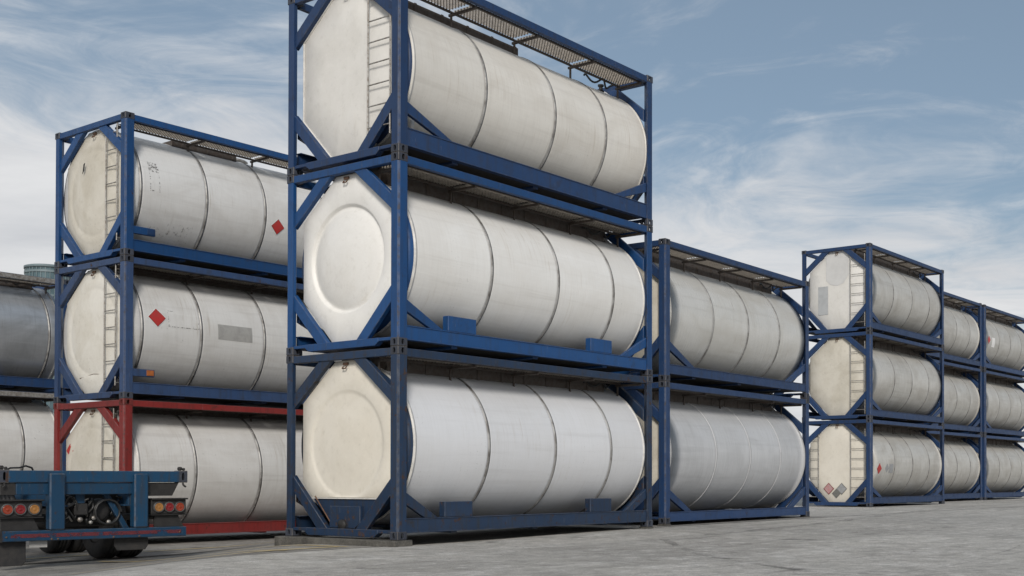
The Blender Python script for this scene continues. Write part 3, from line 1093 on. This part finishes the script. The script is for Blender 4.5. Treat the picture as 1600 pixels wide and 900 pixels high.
    for k in range(5):
        x = min(max(0.20, 0.19 + 1.425 * k), L - 0.25)

        def wb(mb):
            mb.box((-0.02, 0.085, zw - 0.075), (0.02, 0.66, zw - 0.037), 0.003)
            mb.box((-0.015, 0.60, zc + 0.92), (0.015, 0.63, zw - 0.076), 0.003)
        part('walkway_bracket', ('wb', hk), ['walkway_steel'], wb, root, (x, 0, 0))
    # manlid collar and hose on the crown
    t0, t1 = spec.get('trough', (0.45, 5.55))  # spill trough; the default full-length run is added to shut out sky

    def trough(mb):
        top = H - 0.03 if 'trough' not in spec else min(zc + TR + 0.012, H - 0.03)
        mb.box((t0, 0.72, zc + TR - 0.16), (t1, 0.735, top), 0.002)
        mb.box((t0, W - 0.735, zc + TR - 0.16), (t1, W - 0.72, top), 0.002)
        for x in (t0, (t0 + t1) / 2, t1):
            mb.box((x, 0.736, zc + TR - 0.10), (x + 0.012, W - 0.736, top - 0.004), 0.002)
        x = t0 + 0.2
        while x < t1:
            mb.box((x, 0.708, zc + TR - 0.12), (x + 0.05, 0.7195, top + 0.006), 0.002)
            x += 0.55
    part('trough_screen', ('trough', hk, t0, t1, 'trough' in spec), ['walkway_steel'], trough, root)

    def manlid(mb):
        mb.lathe([(0, 0.0), (0, 0.30), (0.03, 0.30), (0.05, 0.27), (0.06, 0.0)], (3.0, YC, zc + TR - 0.005), 24, 2)
    part('manlid', ('manlid', hk), ['ladder_steel'], manlid, root)

    def hose(mb):
        pts = []
        for i in range(24):
            t = i / 23
            pts.append((4.9 + 0.85 * t, 0.66 + 0.05 * math.sin(t * 9), zc + TR + 0.02 + 0.05 * math.sin(t * 14)))
        mb.tube(pts, 0.018, 7)
    part('air_hose', ('hose', hk), ['hose_rubber'], hose, root)

    def valve(mb):
        mb.lathe([(0, 0.0), (0, 0.06), (0.02, 0.06), (0.02, 0.035), (0.10, 0.035), (0.10, 0.055), (0.13, 0.055), (0.13, 0)],
                 (5.55, 0.80, zc + TR * 0.93), 14, 2)
    part('relief_valve', ('valve', hk), ['dark_steel'], valve, root)

    def lug(mb):
        mb.tube([(0.095, YC - 0.035, H - 0.22), (0.075, YC - 0.035, H - 0.25), (0.075, YC + 0.035, H - 0.25), (0.095, YC + 0.035, H - 0.22)], 0.010, 6)
        mb.box((0.096, YC - 0.05, H - 0.20), (0.122, YC + 0.05, H - 0.16), 0.003)
    part('lifting_lug', ('lug', hk), ['rusty_bolt'], lug, root)
    # ladders on the front end
    for (y0, y1, za, zb) in spec.get('ladders', []):
        lx = 0.055

        def stile(mb):
            mb.tube([(0, 0, za), (0, 0, zb)], 0.013, 8)
        lad = part('ladder', ('stile', za, zb), ['ladder_steel'], stile, root, (lx, y0, 0))
        part('ladder_rail', ('stile', za, zb), ['ladder_steel'], stile, lad, (0, y1 - y0, 0))
        z = za + 0.14
        while z < zb - 0.05:
            part('rung', ('rung', round(y1 - y0, 3)), ['ladder_steel'],
                 lambda mb: mb.tube([(0, 0, 0), (0, y1 - y0, 0)], 0.010, 7), lad, (0, 0, z))
            z += 0.305
        for zz in (za + 0.05, zb - 0.10):
            part('standoff', 'standoff', ['ladder_steel'], lambda mb: mb.tube([(0, 0, 0), (0.07, 0, 0)], 0.010, 6), lad, (0, 0, zz))
    if spec.get('extra'):
        spec['extra'](root, H, PM)
    return root


HA = 2.7025
HB = 2.5595
HS = 2.724
HC = 2.7585
PI = math.pi

# ---- central stack of three
GA = 'tank containers in the tall central stack'


def extra_top(root, H, PM):
    # pale angle trim round the octagonal end
    oc = octagon(H)
    for i in range(8):
        p, q = Vector(oc[i]), Vector(oc[(i + 1) % 8])
        part('end_trim', None, ['trim_white'], lambda mb, p=p, q=q: mb.tube([(0.118, p.x, p.y), (0.118, q.x, q.y)], 0.014, 6), root)
    part('sight_tube', None, ['placard_white'], lambda mb: mb.lathe([(0, 0), (0, 0.03), (0.16, 0.03), (0.16, 0)], (0.46, 0.23, 0.42), 12, 2), root)


def extra_bottom(root, H, PM):
    # outlet compartment under the dished end: sloping back plate and a valve box
    part('outlet_plate', None, PM, lambda mb: mb.prism([(0.48, 0.56), (W - 0.48, 0.56), (W - 0.95, 0.14), (0.95, 0.14)], 0, 0.135, 0.160, 0.004), root)

    def vb(mb):
        mb.prism([(0.86, 0.46), (1.52, 0.46), (1.52, 0.145), (0.98, 0.145), (0.86, 0.22)], 0, 0.075, 0.134, 0.006)
    b = part('valve_box', None, PM, vb, root)
    part('outlet_cap', None, ['dark_steel'], lambda mb: mb.lathe([(0, 0), (0, 0.075), (0.03, 0.080), (0.05, 0.080)], (0.035, 1.22, 0.19), 18, 0), b)
    part('edge_strip', None, ['rusty_bolt'], lambda mb: mb.tube([(0.09, 1.86, 0.60), (0.09, 1.45, 0.15)], 0.010, 6), root)
    part('pale_ledge', None, ['trim_white'], lambda mb: mb.box((0.108, 0.47, 0.562), (0.124, W - 0.47, 0.578), 0.003), root)


tank_container(dict(loc=(0, 0, 0), H=HA, paint='dirty_blue_paint', shell='cool_white_shell', endmat='cream_end', end='recess', low=0.58, group=GA,
                    label='white tank container with cream end and blue valve box, bottom of the central stack',
                    bands=[1.87, 3.42, 4.89], saddles=[(0.92, 1.49), (4.28, 4.86)], brace=(0.68, 0.80), extra=extra_bottom, paintless=1))
tank_container(dict(loc=(0, 0, HA), H=HA, paint='blue_paint', shell='white_shell', endmat='white_end', end='dish', group=GA,
                    label='bright white tank container with a bulging round end, middle of the central stack',
                    bands=[1.93, 3.49, 4.95], saddles=[(0.98, 1.56), (4.29, 4.87)], brace=(0.68, 0.90)))
tank_container(dict(loc=(0, 0, 2 * HA), H=HA, paint='navy_paint', shell='matt_white_shell', endmat='flat_white_end', end='flat', group=GA,
                    label='white tank container with flat octagonal end and ladder, top of the central stack',
                    bands=[1.79, 3.40, 4.74], rail=(0.115, 0.375), brace=(0.76, 1.08), rim='matt_white_shell', span=(0.30, 5.93),
                    trough=(0.75, 3.25), ladders=[(0.24, 0.70, 0.30, 2.38)], extra=extra_top))

# ---- left stack of three, red frame at the bottom
GB = 'tank containers in the left stack'
BZ = -0.270


def stub(root, H, PM, tip):
    s = part('hose_bracket', None, PM, lambda mb: mb.box((0.165, 0.020, 0.41), (0.60, 0.085, 0.545), 0.006), root)
    part('bracket_end', None, [tip], lambda mb: mb.box((0.44, 0.008, 0.43), (0.58, 0.018, 0.53), 0.003), s)


def extra_b_top(root, H, PM):
    stub(root, H, PM, 'navy_paint')
    add_shell_placard(root, 3.25, 1.05, 0.165, H)
    part('lettering_residue', None, ['lettering_residue'], patch_on_shell(shell_rect(0.50, 0.70, 1.60, 1.78, H), 4, 4, H, 0.004), root)
    for (x0, x1, z0_, z1_) in ((0.505, 0.52, 1.26, 1.58), (0.685, 0.70, 1.24, 1.56), (0.50, 0.58, 1.24, 1.26), (0.56, 0.60, 1.39, 1.42)):
        part('lettering_residue', None, ['lettering_residue'], patch_on_shell(shell_rect(x0, x1, z0_, z1_, H), 2, 4, H, 0.004), root)
    part('scuff', None, ['scuff_residue'], patch_on_shell(shell_rect(0.55, 1.45, 0.34, 0.74, H), 8, 6, H, 0.004), root)
    part('end_mark', None, ['dark_steel'], lambda mb: mb.prism([(1.53, 1.66), (1.47, 1.72), (1.44, 1.86), (1.49, 1.84)], 0, 0.046, 0.052, 0.001), root)


def extra_b_mid(root, H, PM):
    stub(root, H, PM, 'orange_cap')
    add_shell_placard(root, 0.665, 1.51, 0.185, H)
    part('painted_out_patch', None, ['patch_grey'], patch_on_shell(shell_rect(1.91, 2.66, 1.23, 1.52, H), 8, 4, H, 0.004), root)
    for (x0, x1, z0_, z1_) in ((0.885, 0.90, 1.38, 1.66), (0.885, 1.51, 1.365, 1.382), (1.495, 1.51, 1.38, 1.50), (0.90, 1.02, 1.655, 1.668)):
        part('label_residue', None, ['lettering_residue'], patch_on_shell(shell_rect(x0, x1, z0_, z1_, H), 6, 2, H, 0.004), root)
    part('end_seam', None, ['rusty_bolt'], lambda mb: mb.tube([(0.119, 1.70, 0.44), (0.116, YC, 0.50), (0.119, 0.80, 0.47)], 0.006, 5), root)


def extra_b_low(root, H, PM):
    add_end_placard(root, 2.03, 1.66, 0.13, 0.120, 'placard_red', 'placard_red')


tank_container(dict(loc=(0.455, 7.532, BZ), rot=-0.0132, H=HB, paint='red_paint', casting='red_casting', shell='grey_white_shell', endmat='stained_cream_end',
                    end='bulge', group=GB, label='tank container in a red frame, bottom of the left stack behind the trailer',
                    bands=[1.46, 2.88, 4.35], span=(0.30, 5.86), ladders=[(0.42, 0.80, 0.15, 2.40)], skirt=False, braces=False, extra=extra_b_low))
tank_container(dict(loc=(0.455, 7.532, BZ + HB), rot=-0.0132, H=HB, paint='worn_blue_paint', shell='grey_white_shell', endmat='chipped_white_end',
                    end='bulge', group=GB, label='tank container with red diamond and grey painted-out patch, middle of the left stack',
                    bands=[0.37, 1.56, 2.95, 4.4], span=(0.16, 5.86), ladders=[(0.38, 0.75, 0.25, 2.45)], skirt=False, braces=False, extra=extra_b_mid))
tank_container(dict(loc=(0.455, 7.532, BZ + 2 * HB), rot=-0.0132, H=HB, paint='blue_paint', toprail='blue_paint', shell='grey_white_shell', endmat='stained_cream_end',
                    end='bulge', group=GB, label='tank container with stained cream end in a blue frame, top of the left stack',
                    trough=(1.35, 2.75), bands=[0.33, 1.66, 2.95, 4.4], span=(0.16, 5.86), ladders=[(0.36, 0.73, 0.30, 2.50)], skirt=False, braces=False, extra=extra_b_top))

# ---- stack of two behind the central stack
GS = 'tank containers in the two-high stack'
SL = (7.187, 0.524, 0.0)
tank_container(dict(loc=SL, rot=0.026, H=HS, paint='navy_paint', shell='bluegrey_shell', endmat='stained_cream_end', end='recess', group=GS,
                    label='blue-grey tank container with faint seams at the bottom of the two-high stack',
                    bands=[1.95, 3.36, 4.72], band='bluegrey_shell', rail=(0.04, 0.225), span=(0.20, 6.0), brace=(0.68, 1.0), round=0.10, skirt=False))
tank_container(dict(loc=(SL[0], SL[1], HS), rot=0.026, H=HS, paint='navy_paint', shell='glossy_shell', endmat='stained_cream_end', end='recess', group=GS,
                    label='glossy pale tank container with three dark bands, top of the two-high stack',
                    bands=[1.84, 3.27, 4.67], rail=(0.15, 0.335), span=(0.20, 6.0), brace=(0.80, 1.10), round=0.10, skirt=False))

# ---- right row: three stacks of three
GC = 'tank containers in the right-hand row'


def extra_c_top(root, H, PM):
    part('zinc_patch', None, ['patch_zinc'], lambda mb: mb.box((0.109, 1.53, 0.63), (0.113, 1.88, 1.54), 0.001), root)
    part('repainted_area', None, ['patch_pale'],
         lambda mb: mb.prism([(0.84, 2.55), (1.52, 2.55), (1.60, 2.45), (1.60, 1.72), (1.45, 1.58), (1.20, 1.52), (0.98, 1.60), (0.80, 1.85), (0.80, 2.48)],
                             0, 0.110, 0.1125, 0.001), root)


def extra_c_low(root, H, PM):
    add_end_placard(root, 1.52, 0.56, 0.19, 0.112, 'placard_pink', 'placard_edge')
    add_end_placard(root, 1.25, 0.41, 0.155, 0.110, 'placard_dark', 'placard_dark')
    add_end_placard(root, 1.06, 0.56, 0.19, 0.112, 'placard_grey', 'placard_dark')
    add_shell_placard(root, 0.74, 1.20, 0.20, H)
    part('label_patch', None, ['placard_grey'], patch_on_shell(shell_diamond(1.32, 1.22, 0.15, H), 5, 5, H, 0.004), root)
    part('label_patch', None, ['placard_grey'], patch_on_shell(shell_rect(1.48, 1.80, 1.07, 1.36, H), 5, 5, H, 0.004), root)


CX, CY = 22.907, 3.7235
LADC = [(0.22, 0.71, 0.16, 2.45)]
common = dict(H=HC, paint='navy_paint', shell='beige_shell', skirt=False, round=0.14, span=(0.20, 6.0), brace=(0.66, 0.92), group=GC)
for k, (lab, em, kind, bands, lads, ex) in enumerate((
        ('tank container with three diamond placards low on its cream end and two ladders', 'cream_end', 'faint', [1.91, 3.36, 4.78], LADC + [(1.85, 2.30, 0.16, 2.30)], extra_c_low),
        ('tank container with plain cream octagonal end, directly above the one with three end placards', 'stained_cream_end', 'flat', [1.93, 3.33, 4.75], LADC, None),
        ('tank container with a grey rectangular patch on its pale octagonal end', 'flat_white_end', 'flat', [1.85, 3.35, 4.83], LADC, extra_c_top))):
    tank_container(dict(common, loc=(CX, CY, 0.002 + HC * k), rot=0.0024, label=lab, endmat=em, end=kind, bands=bands, band='band_steel', ladders=lads, extra=ex))

for sx, name in ((31.40, 'second'), (37.78, 'far')):
    for k, lev in enumerate(('bottom', 'middle', 'top')):
        if name == 'second':
            lab = {'bottom': 'beige tank container, bottom of the second stack from the right edge',
                   'middle': 'beige tank container, middle of the second stack from the right edge',
                   'top': 'beige tank container, top of the second stack from the right edge'}[lev]
        else:
            lab = {'bottom': 'beige tank container cut by the right edge, bottom of the last stack',
                   'middle': 'beige tank container cut by the right edge, middle of the last stack',
                   'top': 'beige tank container with small red diamond cut by the right edge, top of its stack'}[lev]
        ex = None
        if name == 'far' and lev == 'top':
            def ex(root, H, PM):
                add_shell_placard(root, 0.62, 1.32, 0.20, H)
                part('label_patch', None, ['placard_white'], patch_on_shell(shell_rect(1.0, 1.35, 1.05, 1.45, H), 5, 5, H, 0.004), root)
        tank_container(dict(common, loc=(sx, 5.5, 0.002 + HC * k), label=lab, endmat='stained_cream_end', end='flat',
                            bands=[1.9, 3.35, 4.8], extra=ex))

# ---- far left stack of two, seen past the left stack
GF = 'tank containers at the far left'
FX, FY, FZ = -2.98, 14.1, 0.23
tank_container(dict(loc=(FX, FY, FZ), H=2.57, paint='worn_blue_paint', toprail='ladder_steel', shell='grey_white_shell', endmat='white_end', end='flat', group=GF,
                    label='pale tank container at the far left, below the bare steel one', bands=[1.5, 3.2, 5.05], skirt=False, braces=False, bare_rear=True))
tank_container(dict(loc=(FX, FY, FZ + 2.57), H=2.57, paint='navy_paint', toprail='ladder_steel', shell='steel_shell', endmat='steel_shell', end='flat', group=GF,
                    label='bare dark steel tank container with a dented crown at the upper far left', bands=[1.6, 3.4, 5.6], round=0.16, span=(0.2, 5.95), skirt=False, braces=False, bare_rear=True))

# ---- what the stacks stand on
GP = 'packing blocks under the container corners'


def block(x, y, ztop, lab, sx=0.20, sy=0.18):
    zb = ground_z(x, y) - 0.02
    o = part('packing_block', None, ['slab_concrete'], lambda mb: mb.box((-sx / 2, -sy / 2, 0), (sx / 2, sy / 2, ztop - zb), 0.008), None, (x, y, zb))
    tag(o, lab, 'block', GP)


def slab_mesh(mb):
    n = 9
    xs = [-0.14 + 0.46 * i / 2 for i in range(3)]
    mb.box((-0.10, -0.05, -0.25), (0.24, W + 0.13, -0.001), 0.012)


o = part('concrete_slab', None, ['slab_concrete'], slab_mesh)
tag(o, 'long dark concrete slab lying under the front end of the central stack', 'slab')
block(L - 0.09, 0.08, -0.001, 'small block under the near rear corner of the central stack')
block(L - 0.09, W - 0.08, -0.001, 'hidden block under the rear inner corner of the central stack')
c26, s26 = math.cos(0.026), math.sin(0.026)
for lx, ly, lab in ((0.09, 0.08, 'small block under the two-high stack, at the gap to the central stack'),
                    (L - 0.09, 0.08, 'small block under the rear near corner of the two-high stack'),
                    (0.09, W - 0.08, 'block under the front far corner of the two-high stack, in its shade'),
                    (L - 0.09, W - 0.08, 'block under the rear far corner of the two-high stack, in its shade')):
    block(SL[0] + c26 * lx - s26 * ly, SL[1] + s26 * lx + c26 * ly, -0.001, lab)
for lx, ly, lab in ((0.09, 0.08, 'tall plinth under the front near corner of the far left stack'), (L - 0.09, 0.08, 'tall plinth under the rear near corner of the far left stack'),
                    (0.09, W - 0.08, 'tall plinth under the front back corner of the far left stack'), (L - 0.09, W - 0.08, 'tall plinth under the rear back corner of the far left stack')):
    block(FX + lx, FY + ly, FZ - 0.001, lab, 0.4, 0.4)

# ------------------------------------------------------------------ trailer
TP = ['trailer_paint', 'trailer_paint_edge']
TX, TY = -2.55, 3.08
tz = -0.30
tr = thing('container_trailer', 'blue skeletal container trailer parked in front of the left stack, rear lights facing the camera', 'trailer', (TX, TY, tz), -R_(8))


def P(name, mats, build, parent=tr):
    return part(name, None, mats, build, parent)


P('rear_beam', TP, lambda mb: mb.box((-1.12, 0.0, 1.105), (1.13, 0.14, 1.262), 0.008))
P('lower_beam', TP, lambda mb: mb.box((-1.02, 0.03, 0.945), (0.66, 0.12, 1.102), 0.006))
P('outrigger', ['dark_steel'], lambda mb: mb.prism([(0.04, 0.0)] * 0 + [(0.665, 1.10), (1.135, 1.10), (1.04, 0.915), (0.665, 0.915)][::1], 0, 0, 1, 0.0) if False else
  mb.prism([(1.10, 0.662), (1.10, 1.135), (0.915, 1.04), (0.915, 0.662)], 1, 0.035, 0.10, 0.004))
P('outrigger', ['dark_steel'], lambda mb: mb.prism([(0.94, -1.20), (0.94, -1.022), (1.10, -1.022), (1.10, -1.20)], 1, 0.035, 0.10, 0.004))
for sx in (-0.535, 0.57):
    P('rear_post', TP, lambda mb, sx=sx: (mb.box((sx - 0.098, -0.055, 0.478), (sx + 0.098, 0.10, 1.228), 0.018)))
for sx, m in ((-1.165, -1), (1.185, 1)):
    c = P('twist_lock', ['casting_steel', 'casting_steel_edge'], lambda mb, sx=sx: casting_mesh(mb))
    c.location = (sx, 0.085, 1.185)
    c.scale = (0.72, 1.0, 1.45)
    P('lock_cone', ['dark_steel'], lambda mb, sx=sx: (mb.box((sx - 0.045, 0.04, 1.272), (sx + 0.005, 0.11, 1.325), 0.012),
                                                      mb.box((sx + 0.02, 0.05, 1.272), (sx + 0.05, 0.10, 1.31), 0.008)))
    P('lock_handle', ['dark_steel'], lambda mb, sx=sx: mb.tube([(sx, 0.02, 1.09), (sx, -0.01, 1.06), (sx + 0.03 * m, -0.01, 1.04)], 0.014, 7))
bum = P('bumper', TP, lambda mb: mb.box((-1.25, -0.03, 0.342), (1.22, 0.08, 0.476), 0.008))
P('bumper_stripe', ['bumper_stripe'], lambda mb: mb.box((-1.10, -0.0335, 0.386), (1.14, -0.0315, 0.436), 0.0005), bum)
P('bumper_end_cap', ['dark_steel'], lambda mb: mb.box((-1.252, -0.034, 0.335), (-1.20, -0.031, 0.482), 0.001), bum)
for x in (-1.15, -0.6, -0.52, 0.2, 0.55, 1.12):
    P('bolt', ['rusty_bolt'], lambda mb, x=x: mb.lathe([(-0.040, 0.0), (-0.040, 0.010), (-0.030, 0.013)], (x, 0, 0.40 if abs(x) > 1 else 0.36), 8, 1), bum)

for side, xs, lens in ((1, (0.835, 0.985, 1.135), ('lens_amber', 'lens_red', 'lens_orange')), (-1, (-1.13, -0.975, -0.805), ('lens_orange', 'lens_red', 'lens_amber'))):
    a, b = (0.735, 1.235) if side > 0 else (-1.25, -0.700)
    bx = P('light_box', ['dark_steel'], lambda mb, a=a, b=b: (mb.box((a, 0.02, 0.655), (b, 0.16, 0.86), 0.008),
                                                             mb.box((a - 0.01, -0.03, 0.861), (b + 0.01, 0.16, 0.882), 0.005),
                                                             mb.box((a - 0.01, -0.01, 0.640), (b + 0.01, 0.16, 0.654), 0.004)))
    for x, ln in zip(xs, lens):
        lm = P('tail_light', ['lamp_bezel'], lambda mb, x=x: mb.lathe([(0.018, 0.078), (0.0, 0.078), (-0.012, 0.072), (-0.012, 0.060), (0.004, 0.060)], (x, 0, 0.755), 24, 1), bx)
        P('lens', [ln], lambda mb, x=x: mb.lathe([(0.0, 0.061), (-0.010, 0.060), (-0.016, 0.055), (-0.014, 0.050), (-0.017, 0.044), (-0.013, 0.040), (-0.017, 0.034), (-0.012, 0.029), (-0.018, 0.020), (-0.020, 0.0)], (x, 0, 0.755), 24, 1), lm)
    P('light_bracket', ['dark_steel'], lambda mb, a=a, b=b: mb.prism([(0.475, a + 0.06), (0.475, b - 0.02), (0.64, b - 0.10), (0.64, a + 0.06)], 1, 0.05, 0.09, 0.004), bx)
# chassis
for sx in (-0.42, 0.46):
    P('chassis_rail', TP, lambda mb, sx=sx: (mb.box((sx - 0.012, 0.101, 0.80), (sx + 0.012, 6.6, 1.08), 0.003),
                                             mb.box((sx - 0.07, 0.141, 1.081), (sx + 0.07, 6.6, 1.10), 0.003),
                                             mb.box((sx - 0.07, 0.101, 0.78), (sx + 0.07, 6.6, 0.799), 0.003)))
for y in (1.0, 2.2, 3.4, 4.6, 6.4):
    P('cross_beam', TP, lambda mb, y=y: mb.box((-1.15, y, 1.101), (1.15, y + 0.12, 1.20), 0.005))
P('diagonal_strut', TP, lambda mb: mb.box((-0.30, -0.03, -0.035), (0.30, 0.03, 0.035), 0.005,
                                          ((0.33, 0.22, 0.70), Vector((0.50, 0, -0.86)).normalized(), (0, 1, 0), Vector((0.86, 0, 0.50)).normalized())))
P('hanging_bracket', TP, lambda mb: mb.box((-0.22, 0.18, 0.82), (-0.10, 0.24, 0.945), 0.005))
P('control_box', ['dark_steel'], lambda mb: mb.box((-0.24, 0.17, 0.66), (-0.06, 0.30, 0.82), 0.012))
P('brake_chamber', ['rubber'], lambda mb: mb.lathe([(0, 0), (0, 0.10), (0.04, 0.15), (0.07, 0.165), (0.09, 0.15), (0.22, 0.13), (0.30, 0.10), (0.30, 0)], (0.13, 0.25, 0.72), 20, 1))
P('brake_chamber', ['rubber'], lambda mb: mb.lathe([(0, 0), (0, 0.08), (0.03, 0.12), (0.08, 0.12), (0.2, 0.10), (0.2, 0)], (-0.33, 0.35, 0.64), 18, 1))


def coil(mb, c, r, n, dy, rad):
    mb.tube([(c[0] + r * math.cos(t * 0.5), c[1] + dy * t / (n * 12), c[2] + r * math.sin(t * 0.5)) for t in range(n * 12 + 1)], rad, 6)


P('air_hose', ['hose_rubber'], lambda mb: coil(mb, (0.20, 0.14, 0.70), 0.17, 2, 0.08, 0.016))
rr = random.Random(4)
for i in range(9):
    x0 = rr.uniform(-0.42, -0.05) if i < 6 else rr.uniform(-0.05, 0.4)
    pts = smooth_path([(x0 + rr.uniform(-0.1, 0.14), rr.uniform(0.54, 0.93)) for _ in range(5)], 5)
    m = ['hose_rubber', 'hose_rubber', 'ladder_steel'][i % 3]
    P('brake_line', [m], lambda mb, pts=pts, i=i: mb.tube([(p[0], 0.16 + 0.02 * i + 0.02 * math.sin(k), p[1]) for k, p in enumerate(pts)], 0.012 if i % 3 else 0.018, 6))
for x, z, r in ((-0.36, 0.88, 0.035), (-0.30, 0.80, 0.028), (-0.16, 0.60, 0.035), (0.02, 0.62, 0.03), (0.22, 0.56, 0.03), (-0.02, 0.56, 0.025)):
    P('pipe_fitting', ['ladder_steel'], lambda mb, x=x, z=z, r=r: mb.lathe([(0, 0), (0, r), (0.03, r), (0.03, r * 0.6), (0.08, r * 0.6), (0.08, 0)], (x, 0.17, z), 8, 1))
P('tie_plate', ['dark_steel'], lambda mb: mb.box((-0.43, 0.45, 0.50), (0.46, 0.50, 0.95), 0.01))
P('spare_pipe', ['dark_steel'], lambda mb: mb.tube([(-0.7, 0.45, 0.62), (1.0, 0.45, 0.62)], 0.05, 10))


def tyre_mesh(mb):
    prof = [(-0.135, 0.30), (-0.150, 0.36), (-0.150, 0.45), (-0.132, 0.508), (-0.095, 0.530)]
    for g in (-0.050, 0.0, 0.050):
        prof += [(g - 0.011, 0.533), (g - 0.007, 0.518), (g + 0.007, 0.518), (g + 0.011, 0.533)]
    prof += [(0.095, 0.530), (0.132, 0.508), (0.150, 0.45), (0.150, 0.36), (0.135, 0.30)]
    mb.lathe(prof, (0, 0, 0), 48, 0)


def rim_mesh(mb):
    mb.lathe([(-0.12, 0.0), (-0.06, 0.14), (-0.03, 0.22), (-0.12, 0.27), (-0.126, 0.302), (0.126, 0.302), (0.12, 0.27), (0.03, 0.22), (0.05, 0.0)], (0, 0, 0), 32, 0)


for ay_, y in ((0, 1.62), (1, 3.55)):
    ax = P('axle', ['dark_steel'], lambda mb, y=y: mb.tube([(-0.95, y, 0.502), (0.95, y, 0.502)], 0.075, 12))
    for x in (-1.06, -0.73, 0.73, 1.06):
        w_ = part('wheel', 'rim', ['dark_steel'], rim_mesh, tr, (x, y, 0.502))
        part('tyre', 'tyre', ['rubber'], tyre_mesh, w_)
    for x in (-0.50, 0.53):
        P('leaf_spring', ['dark_steel'], lambda mb, x=x, y=y: [mb.box((x - 0.04, y - 0.5 + 0.07 * k, 0.60 + 0.022 * k), (x + 0.04, y + 0.5 - 0.07 * k, 0.62 + 0.022 * k), 0.003) for k in range(4)])
for x0, x1, z0_, z1_ in ((0.27, 0.73, 0.165, 0.345), (-1.22, -0.87, 0.02, 0.345)):
    P('mud_flap', ['rubber'], lambda mb, x0=x0, x1=x1, z0_=z0_, z1_=z1_: mb.prism([(z1_, x0), (z1_, x1), (z0_ + 0.06, x1), (z0_, x1 - 0.04), (z0_, x0 + 0.04), (z0_ + 0.06, x0)], 1, 0.10, 0.13, 0.004))
P('lamp_plate', ['patch_grey'], lambda mb: mb.box((-0.84, 0.06, 0.25), (-0.62, 0.075, 0.341), 0.003))
P('deck_cable', ['hose_rubber'], lambda mb: mb.tube([(-1.05, 0.3, 1.27), (-1.0, 0.3, 1.295), (-0.88, 0.32, 1.30), (-0.80, 0.33, 1.325), (-0.72, 0.35, 1.30), (-0.70, 0.36, 1.27)], 0.013, 6))

# ------------------------------------------------------------------ round tower far behind
tw = thing('round_tower', 'round glazed tower top far behind the left stacks', 'tower', (119.6, 236.6, -1.0))
TRD = 4.2
P('tower_wall', ['tower_glass'], lambda mb: mb.lathe([(0, TRD), (45.6, TRD)], (0, 0, 0), 48, 2), tw)
P('tower_roof', ['tower_frame'], lambda mb: mb.lathe([(45.6, TRD + 0.02), (45.6, TRD + 0.28), (46.1, TRD + 0.28), (46.25, TRD - 0.2), (46.3, 0)], (0, 0, 0), 48, 2), tw)


def mull(mb):
    for k in range(32):
        an = 2 * PI * k / 32
        x, y = math.cos(an), math.sin(an)
        mb.box((TRD - 0.02, -0.07, 0.0), (TRD + 0.16, 0.07, 45.59), 0.01, ((0, 0, 0), (x, y, 0), (-y, x, 0), (0, 0, 1)))


o = P('mullion', ['tower_frame'], mull, tw)
o['kind'] = 'stuff'
for z in (36.6, 39.6, 42.5, 44.6):
    P('floor_band', ['tower_frame'], lambda mb, z=z: mb.lathe([(z, TRD), (z, TRD + 0.22), (z + 0.45, TRD + 0.22), (z + 0.45, TRD)], (0, 0, 0), 48, 2, smooth=False), tw)
